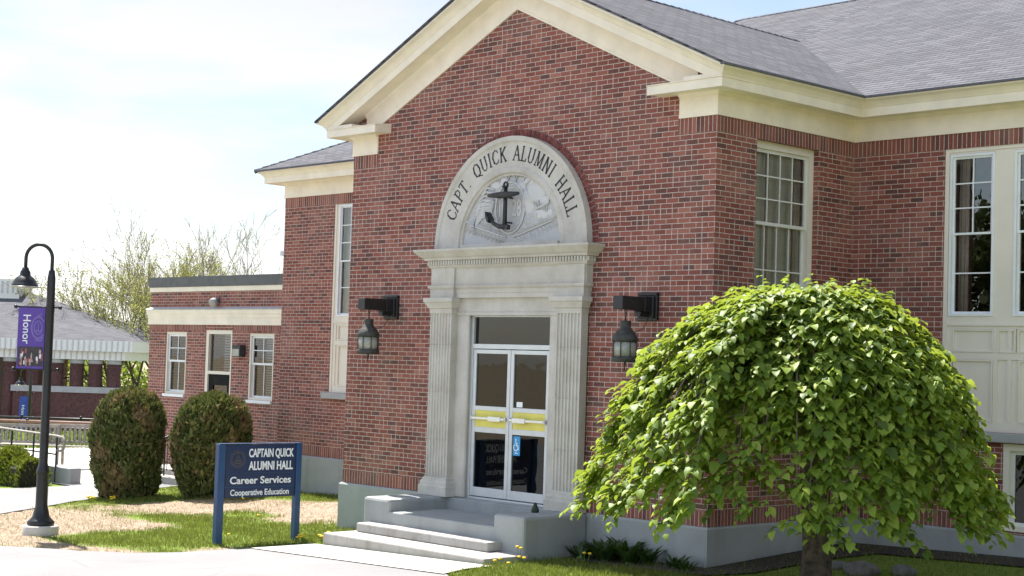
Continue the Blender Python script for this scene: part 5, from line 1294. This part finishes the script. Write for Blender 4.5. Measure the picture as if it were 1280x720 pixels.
def rail_fence(name, label, a, b, zt, h, mat_top, mat, step, thick, posts=True):
    a = np.array(a, float); b = np.array(b, float); c = (a+b)/2; r = thing(name, label, 'railing', (c[0], c[1], zt-h)); o = tuple(r.location); l = np.linalg.norm(b-a)
    P = lambda t, z: (a[0]+(b[0]-a[0])*t, a[1]+(b[1]-a[1])*t, z)
    m = MB(); m.tube([P(0, zt), P(1, zt)], thick, 7); m.build('top_rail', mat_top, r, o)
    m = MB(); m.tube([P(0, zt-.16), P(1, zt-.16)], .02, 6); m.tube([P(0, zt-h+.1), P(1, zt-h+.1)], .02, 6); m.build('rail', mat, r, o)
    n = int(l/step); m = MB()
    for k in range(n): m.tube([P(k/n, zt-h+.1), P(k/n, zt-.16)], .011, 4)
    m.build('pickets', mat, r, o)
    for k in range(int(l/2)+1):
        t = min(1, k*2/l); m = MB(); m.tube([P(t, zt-h-.3), P(t, zt+.02)], .03, 6); m.lathe([(.01, 0), (.045, .03), (.05, .06), (.02, .1)], P(t, zt), 8); m.build('post', mat, r, o)
rail_fence('terrace_railing', 'brown topped black terrace railing running behind the benches', (-33.6, 5.6), (-28.2, 11.0), .53, .95, 'rail_brown', 'black_metal', .13, .055)
rail_fence('metal_fence', 'far thin black picket fence in front of the columned building', (-38.6, 7.9), (-33.0, 13.7), .42, .75, 'black_metal', 'black_metal', .14, .035)

# ------------------------------------------------------------------ far columned building
fa = np.array((-62.15, 27.95)); fd = np.array((-.69, -.72)); fd /= np.linalg.norm(fd); fi = np.array((-fd[1], fd[0])); fi = fi if fi@np.array((-.72, .69)) > 0 else -fi
fb = thing('columned_building', 'distant building with grey hip roof, ribbed white fascia and round brick columns', 'building', (fa[0], fa[1], -2.5)); FO = tuple(fb.location)
def fp(u, v, z): q = fa+fd*u+fi*v; return (q[0], q[1], z)
class FF_:
    flip = False
    def __call__(s, u, v, z): return np.array(fp(u, v, z))
ff = FF_()
LU = 22.0; LVv = 16.0; EZ = 3.25; rz_ = 5.95
mb = MB()
def roofp(p): mb.face([fp(*q) for q in p])
roofp([(0, 0, EZ), (LU, 0, EZ), (LU-6, LVv/2, rz_), (LVv/2, LVv/2, rz_)]); roofp([(0, LVv, EZ), (0, 0, EZ), (LVv/2, LVv/2, rz_)]); roofp([(LU, 0, EZ), (LU, LVv, EZ), (LU-6, LVv/2, rz_)]); roofp([(LU, LVv, EZ), (0, LVv, EZ), (LVv/2, LVv/2, rz_), (LU-6, LVv/2, rz_)])
mb.build('roof', 'far_shingle', fb, FO, recalc=True)
mb = MB(); mb.box((0, 0, 2.66), (LU, LVv, EZ-.005), 0, ff); mb.box((.5, .5, 2.2), (LU-.5, LVv-.5, 2.655), 0, ff)
for k in range(int(LU/.3)): mb.box((.15+.3*k, -.05, 2.67), (.21+.3*k, .0, EZ-.02), 1, ff)
for k in range(int(LU/.3)-4): mb.box((.65+.3*k, .46, 2.22), (.71+.3*k, .5, 2.65), 1, ff)
mb.build('fascia', ['far_fascia', 'far_seam'], fb, FO, recalc=True)
for u_ in (1.16, 2.15, 3.15, 4.25, 5.5, 6.75, 9.2, 12.0):
    mb = MB(); c = fp(u_, .95, 0); mb.lathe([(.37, -2.7), (.37, 1.98)], c, 16, smooth=True); co = mb.build('column', 'column_brick', fb, FO)
    mb = MB(); mb.lathe([(.39, 1.98), (.39, 2.2)], c, 16); mb.build('capital', 'sill_concrete', co, FO)
mb = MB(); mb.box((0.3, .45, -2.8), (6.4, .75, .42), 0, ff); sw = mb.build('low_wall', 'column_brick', fb, FO, recalc=True)
mb = MB(); mb.box((.2, .36, .422), (6.5, 1.4, .74), 0, ff); mb.build('coping', 'sill_concrete', sw, FO, recalc=True)
mb = MB(); mb.box((7.6, 3.2, -2.8), (LU-1, LVv-1, 2.5), 0, ff); mb.build('wall', 'column_brick', fb, FO, recalc=True)
mb = MB(); mb.box((6.7, .9, -2.8), (11, 1.0, 2.2), 0, ff); mb.build('glazing', 'dark_glass', fb, FO, recalc=True)
mb = MB(); mb.box((LVv/2+.3, LVv/2-1.2, rz_-.5), (LU-6.5, LVv/2+1.2, rz_+.72), 0, ff)
for k in range(24): mb.box((LVv/2+.35+.3*k, LVv/2-1.25, rz_-.1), (LVv/2+.42+.3*k, LVv/2-1.2, rz_+.6), 1, ff)
mb.build('roof_lantern', ['far_fascia', 'far_seam'], fb, FO, recalc=True)

# ------------------------------------------------------------------ background trees
def bare_tree(name, label, base, H, spread, nleaf, seed, lsize=.07, stems=3, leafmat='spring_leaf', depth=5, r0=.10, skew=(0, 0)):
    rg = np.random.default_rng(seed); root = thing(name, label, 'tree', base); T_ = MB(); tips = []
    Bm = MB()
    def grow(p, d, L_, r, lev):
        n = 4; pts = [p]; 
        for i in range(n):
            d = unit(d+rg.normal(0, .10, 3)+np.array((0, 0, .05))); p = p+d*L_/n; pts.append(p)
        r = max(r, .012)
        (T_ if lev == 0 else Bm).tube(pts, list(np.linspace(r, r*.68, n+1)), 6 if lev < 2 else 3, cap=False)
        if lev >= depth: tips.append((p, d)); return
        if lev >= depth-2: tips.append((p, d)); tips.append((pts[2], d))
        k = 3 if lev < 2 else rg.integers(2, 4)
        for j in range(k):
            ax_ = unit(np.cross(d, rg.normal(size=3))); a = rg.uniform(.25, .62); nd_ = unit(d*math.cos(a)+ax_*math.sin(a)*spread)
            st = pts[-1] if j < 2 else pts[rg.integers(2, 4)]
            grow(st, nd_, L_*rg.uniform(.62, .86), r*.62, lev+1)
    for s in range(stems):
        d = unit(np.array((rg.normal(0, .25)*spread+skew[0], rg.normal(0, .25)*spread+skew[1], 1.0))); grow(np.array((rg.normal(0, .15), rg.normal(0, .15), -.3)), d, H*.30, r0, 0)
    T_.build('trunk', 'twig_grey', root, uvauto=False); Bm.build('branch', 'twig_grey', root, uvauto=False)
    if nleaf:
        ti = rg.integers(0, len(tips), nleaf); P = np.array([tips[i][0]-tips[i][1]*rg.uniform(0, .5) for i in ti])+rg.normal(0, .09, (nleaf, 3)); A = unit(rg.normal(size=(nleaf, 3))); B = unit(np.cross(A, rg.normal(size=(nleaf, 3)))); s = rg.uniform(.6, 1.4, nleaf)[:, None]*lsize
        V, fl, tot = quads_np(P, A*s*1.5, B*s); np_mesh('crown', V, fl, tot, leafmat, root)
    return root
bare_tree('young_tree', 'spring tree with thin branches and pale yellow green buds left of the annex', (-71.3, 34.2, -2.5), 11.6, 1.0, 21000, 3, .068, 4, depth=6, r0=.13, skew=(-.16, -.17))
bare_tree('young_tree', 'taller sparse tree nearly bare rising behind the flat annex roof', (-72.6, 39.8, -2.5), 14.4, .75, 1800, 8, .055, 3, depth=6, r0=.12)
bare_tree('young_tree', 'pale budding tree at the back, close against the annex corner', (-76.5, 38.9, -2.5), 12, .85, 11000, 21, .062, 3, depth=6, r0=.12)
# belt of far shrubs seen between the columns
n = 26000; uu = RNG.uniform(-6, 46, n); vv = RNG.normal(0, 1.6, n); base_ = np.array((-101.8, 28.2)); e1 = np.array((.69, .72)); e2 = np.array((-.72, .69))
hz = (2.6+.7*np.sin(uu*.45)+.5*np.sin(uu*1.3+1))*np.sqrt(RNG.random(n))
P = np.c_[base_[0]+e1[0]*uu+e2[0]*vv, base_[1]+e1[1]*uu+e2[1]*vv, -2.6+np.maximum(.05, hz*1.6)]
A = rnd_unit(n); B = unit(np.cross(A, rnd_unit(n))); s = RNG.uniform(.12, .30, n)[:, None]
V, fl, tot = quads_np(P, A*s*1.4, B*s); o = np_mesh('shrub_belt', V, fl, tot, 'far_leaf'); tag(o, 'bright green belt of far shrubs behind the columned building', 'shrubs', kind='stuff')
# low planting on the bank between plaza and far fence
n = 14000; uu = RNG.uniform(-3, 12, n); vv = RNG.uniform(0, 12, n); base_ = np.array((-34.5, 5.0)); 
P = np.c_[base_[0]+e1[0]*uu+e2[0]*vv, base_[1]+e1[1]*uu+e2[1]*vv, np.zeros(n)]; P[:, 2] = g(P[:, 0], P[:, 1])+RNG.uniform(0, .35, n)
A = rnd_unit(n); A[:, 2] = abs(A[:, 2]); B = unit(np.cross(A, rnd_unit(n))); s = RNG.uniform(.06, .14, n)[:, None]
V, fl, tot = quads_np(P, A*s*1.8, B*s*.8); o = np_mesh('ground_cover', V, fl, tot, 'far_leaf'); tag(o, 'bright green ground cover on the bank behind the benches', 'plants', kind='stuff')
# hills far away
m = MB(); hx = np.linspace(-700, 500, 60); pts = []
for k in range(59):
    h = lambda i: 5+3*math.sin(i*.5)+2*math.sin(i*1.3)
    p = lambda i, z, v: (-480+.69*hx[i]+(-.72)*v, 440+.72*hx[i]+.69*v, z)
    m.face([p(k, -3, 0), p(k+1, -3, 0), p(k+1, h(k+1), 90), p(k, h(k), 90)]); m.face([p(k, h(k), 90), p(k+1, h(k+1), 90), p(k+1, -3, 260), p(k, -3, 260)])
o = m.build('hills', 'hill_green', recalc=True); tag(o, 'low wooded hills on the horizon', 'hills', kind='structure')

# leafy trees across the drive: what the glass reflects and what dims the sky on this side
def dense_tree(x, y, h, r, label, seed):
    rg = np.random.default_rng(seed); root = thing('shade_tree', label, 'tree', (x, y, float(g(x, y))), group='trees across the drive')
    m = MB(); m.tube([(0, 0, -.2), (0, .05, h*.25), (.1, 0, h*.5)], [.34, .26, .16], 10)
    for k in range(8):
        a = k*.8; m.tube([(0, 0, h*(.22+.03*k)), (r*.45*math.cos(a), r*.45*math.sin(a), h*(.42+.04*k)), (r*.8*math.cos(a), r*.8*math.sin(a), h*(.5+.05*k))], [.11, .07, .03], 6)
    m.build('trunk', 'bark', root)
    n = 9000; nc = 40; C = unit(rg.normal(size=(nc, 3)))*rg.uniform(.35, 1, (nc, 1))*np.array((r*.85, r*.85, h*.30)); C[:, 2] += h*.62
    i = rg.integers(0, nc, n); P = C[i]+unit(rg.normal(size=(n, 3)))*rg.uniform(.3, 1, (n, 1))*r*.33
    A = unit(rg.normal(size=(n, 3))); B = unit(np.cross(A, rg.normal(size=(n, 3)))); s = rg.uniform(.18, .42, n)[:, None]
    V, fl, tot = quads_np(P, A*s*1.4, B*s); np_mesh('crown', V, fl, tot, 'oak_leaf', root)
dense_tree(-24, -50, 13, 6.5, 'tall leafy shade tree across the drive, far left of the row', 31); dense_tree(-8, -54, 15, 7.5, 'broad leafy shade tree across the drive, second in the row', 32)
dense_tree(10, -56, 14, 7, 'round leafy shade tree across the drive behind the viewpoint', 33); dense_tree(28, -42, 14, 7.5, 'leafy shade tree near the bend of the drive', 34); dense_tree(33, -16, 13, 6.5, 'leafy shade tree facing the side of the pavilion', 35); dense_tree(27, 1, 13, 6, 'leafy shade tree at the right end of the row by the hall', 36)

# ------------------------------------------------------------------ grass, weeds, bed plants
def vnoise(X, Y, s, seed):
    rg = np.random.default_rng(seed); G = rg.random((200, 200)); x = X/s+60; y = Y/s+60; i = np.floor(x).astype(int) % 199; j = np.floor(y).astype(int) % 199; fx = x-np.floor(x); fy = y-np.floor(y)
    fx = fx*fx*(3-2*fx); fy = fy*fy*(3-2*fy); return (G[i, j]*(1-fx)+G[i+1, j]*fx)*(1-fy)+(G[i, j+1]*(1-fx)+G[i+1, j+1]*fx)*fy
EX = np.array([p[0] for p in edge[::-1]]); EY = np.array([p[1] for p in edge[::-1]])
def pip(X, Y, poly):
    ins = np.zeros(X.shape, bool); n = len(poly); j = n-1
    for i in range(n):
        xi, yi = poly[i]; xj, yj = poly[j]; c = ((yi > Y) != (yj > Y)) & (X < (xj-xi)*(Y-yi)/(yj-yi+1e-12)+xi); ins ^= c; j = i
    return ins
LAWN = [(-12.6, -5.6), (-10, -6.1), (-7.96, -5.5), (-7.33, -5.23), (-6.61, -4.98), (-6.04, -4.62), (-5.74, -4.2), (-5.64, -3.7), (-5.62, -2.0), (-5.4, -1.9), (-5.42, -.06), (-7.5, -.06), (-7.5, 3.34), (-14.1, 3.34), (-14.1, 4.4), (-16.4, 4.4), (-16.4, 3), (-16.2, 1.8), (-15.9, .7), (-15.2, -.4), (-13.25, -2.9)]
RIGHT = [(-1.95, -2.0), (-1.70, -2.3), (-1.45, -3.05), (0, -4.2), (2.5, -5), (6, -2), (6, 2.95), (.1, 2.95), (.1, -.06), (-2.0, -.06)]
def blades(poly, n, hmin, hmax, mat, cond, name, label, cat, wd=.008, lean=.35):
    px = [p[0] for p in poly]; py = [p[1] for p in poly]; X = RNG.uniform(min(px), max(px), n); Y = RNG.uniform(min(py), max(py), n); k = pip(X, Y, poly); X, Y = X[k], Y[k]
    k = cond(X, Y); X, Y = X[k], Y[k]; n = len(X); Z = g(X, Y)-.005; H = RNG.uniform(hmin, hmax, n)*(.45+.75*vnoise(X, Y, .5, 5)+.6*vnoise(X, Y, .14, 8)**2)
    Z = Z+.16*np.exp(-((X+9.4)/1.5)**2-((Y-1.6)/.7)**2)
    a = RNG.uniform(0, 2*PI, n); ln = RNG.normal(0, lean, (n, 2)); b = np.c_[np.cos(a), np.sin(a)]*wd/2
    V = np.zeros((n, 5, 3)); V[:, 0, :2] = np.c_[X, Y]-b; V[:, 1, :2] = np.c_[X, Y]+b; V[:, 2, :2] = np.c_[X, Y]+b*.8+ln*H[:, None]*.4; V[:, 3, :2] = np.c_[X, Y]-b*.8+ln*H[:, None]*.4; V[:, 4, :2] = np.c_[X, Y]+ln*H[:, None]
    V[:, 0, 2] = Z; V[:, 1, 2] = Z; V[:, 2, 2] = Z+H*.6; V[:, 3, 2] = Z+H*.6; V[:, 4, 2] = Z+H
    base_ = (np.arange(n)*5)[:, None]; q = (base_+np.array([[0, 1, 2, 3]])).ravel(); t = (base_+np.array([[3, 2, 4]])).ravel()
    o = np_mesh(name, V.reshape(-1, 3), np.concatenate((q, t)), np.concatenate((np.full(n, 4), np.full(n, 3))), mat); tag(o, label, cat, kind='stuff')
def cg(X, Y):
    d = dirt_field(X, Y)+.55*(vnoise(X, Y, .35, 1)-.5)+.35*(vnoise(X, Y, .12, 2)-.5); return RNG.random(len(X)) < np.clip(1.05-d*2.0, .02, 1)
blades(LAWN, 170000, .03, .075, 'grass_blade', cg, 'grass', 'short green lawn grass growing patchily before the wing', 'grass')
blades(LAWN, 45000, .01, .04, 'straw', lambda X, Y: dirt_field(X, Y)+.7*(vnoise(X, Y, .3, 3)-.5) > .33, 'dead_grass', 'dry straw coloured grass lying on the bare soil', 'dead grass', .007, 1.3)
blades(RIGHT, 90000, .03, .09, 'grass_blade', lambda X, Y: RNG.random(len(X)) < np.where(Y > -.75, .15, 1.0), 'grass', 'lush green grass beside the steps and under the weeping tree', 'grass')
# soil of the bed along the wall
bedp = [(-1.98, -.62), (-1.2, -.72), (-.3, -.75), (.55, -.7), (.75, 0), (.8, 1.5), (1.0, 2.3), (3.5, 2.3), (3.5, 3.0), (.07, 3.0), (.07, -.07), (-1.98, -.07)]
overlay('soil_bed', bedp, 'soil', .02, 'dark soil bed along the foot of the wall', 'soil', .4)
def bed_plant(x, y, n, h, label, seed, mat='bed_leaf'):
    rg = np.random.default_rng(seed); r = thing('bed_plant', label, 'plant', (x, y, float(g(x, y))+.01), group='leafy plants in the bed beside the steps'); P = []; Dd = []; N_ = []; S = []
    for k in range(n):
        a = rg.uniform(0, 2*PI); rr2 = rg.uniform(0, .09); P.append((rr2*math.cos(a), rr2*math.sin(a), 0)); Dd.append((math.cos(a)*rg.uniform(.3, .9), math.sin(a)*rg.uniform(.3, .9), 1)); N_.append((math.cos(a), math.sin(a), -.3)); S.append(h*rg.uniform(.6, 1.15))
    V, fl, tot = leaves_np(np.array(P), np.array(Dd), -np.array(N_), np.array(S), .11, .04, .35); np_mesh('leaves', V, fl, tot, mat, r)
    m = MB(); m.lathe([(.01, -.03), (.07, 0), (.05, .03), (.01, .05)], (0, 0, 0), 8); m.build('crown_base', 'stem_green', r)
for k, (x, y, h) in enumerate(((-1.75, -.45, .26), (-1.52, -.32, .34), (-1.30, -.42, .36), (-1.12, -.27, .38), (-.92, -.40, .34), (-.75, -.28, .30), (-.20, -.35, .22), (.05, -.45, .18))):
    bed_plant(x, y, 34, h, ['low strap leaved plant in the corner of steps and foundation', 'strap leaved plant second from the steps in the shaded bed', 'strap leaved plant third from the steps in the shaded bed', 'tallest strap leaved plant in the middle of the bed clump', 'strap leaved plant right of the tallest in the bed clump', 'strap leaved plant at the right end of the bed clump', 'small plant near the foundation corner', 'smallest plant at the foundation corner under the tree'][k], 60+k)
# rocks under the tree
for k, (x, y, s) in enumerate(((1.75, .75, .17), (2.2, 1.0, .12), (1.35, .95, .10))):
    bm = bmesh.new(); bmesh.ops.create_icosphere(bm, subdivisions=3, radius=s); rg = np.random.default_rng(k)
    for v in bm.verts:
        q = v.co; f_ = 1+.18*math.sin(q.x*17+k)+.14*math.sin(q.y*21+q.z*13); v.co = Vector((q.x*1.4*f_, q.y*f_, q.z*.62*f_))
    me = bpy.data.meshes.new('rock'); bm.to_mesh(me); bm.free(); me.materials.append(MATS['rock']); o = bpy.data.objects.new('rock', me); COL.objects.link(o); o.location = (x, y, float(g(x, y))+s*.25)
    tag(o, ['largest grey field stone in the shade under the tree', 'flat grey field stone right of the largest one under the tree', 'smallest grey field stone by the pavilion side wall'][k], 'rock', 'stones under the weeping tree')
# dandelions
def dandelion(x, y, label, h=.10, n=3, s=.028):
    r = thing('dandelion', label, 'flower', (x, y, float(g(x, y))), group='dandelions in the grass'); rg = np.random.default_rng(int(abs(x*1000)+abs(y*100)))
    st = MB(); hd = MB()
    for k in range(n):
        a = rg.uniform(0, 2*PI); d = rg.uniform(0, .11); hh = h*rg.uniform(.7, 1.2); p = (d*math.cos(a), d*math.sin(a), hh); st.tube([(p[0]*.4, p[1]*.4, 0), p], .004, 4); hd.lathe([(.004, -.012), (s*.7, -.006), (s, .004), (s*.7, .014), (.004, .018)], p, 9)
    st.build('stem', 'stem_green', r); hd.build('flower_head', 'dandelion_yellow', r)
for (x, y, lab, h, n, s) in ((-15.0, -.25, 'yellow dandelion clump by the path edge below the left bush', .10, 9, .035), (-14.7, .05, 'yellow dandelion clump under the left clipped bush', .10, 6, .035), (-5.95, -1.92, 'yellow dandelions at the right post of the name board', .09, 4, .035), (-5.72, -1.65, 'large yellow dandelions beside the first step', .10, 5, .04), (-6.0, -1.35, 'yellow dandelion in the grass left of the steps', .11, 2, .03),
        (-1.86, -1.45, 'yellow dandelions on tall stems beside the right end of the step', .20, 2, .03), (-1.62, -1.62, 'low yellow dandelion in the grass right of the step', .10, 2, .03), (-1.66, -2.0, 'front yellow dandelions in the lit grass by the walkway', .10, 3, .03), (-1.30, -.85, 'dandelions with pale heads before the shaded bed', .17, 2, .028), (-6.9, -2.6, 'single dandelion low in the grass behind the left sign post', .08, 1, .028), (-12.6, 1.6, 'single orange yellow dandelion near the right bush', .08, 1, .03), (-9.6, .0, 'small dandelion far back in the lawn behind the name board', .08, 1, .03)):
    dandelion(x, y, lab, h, n, s)
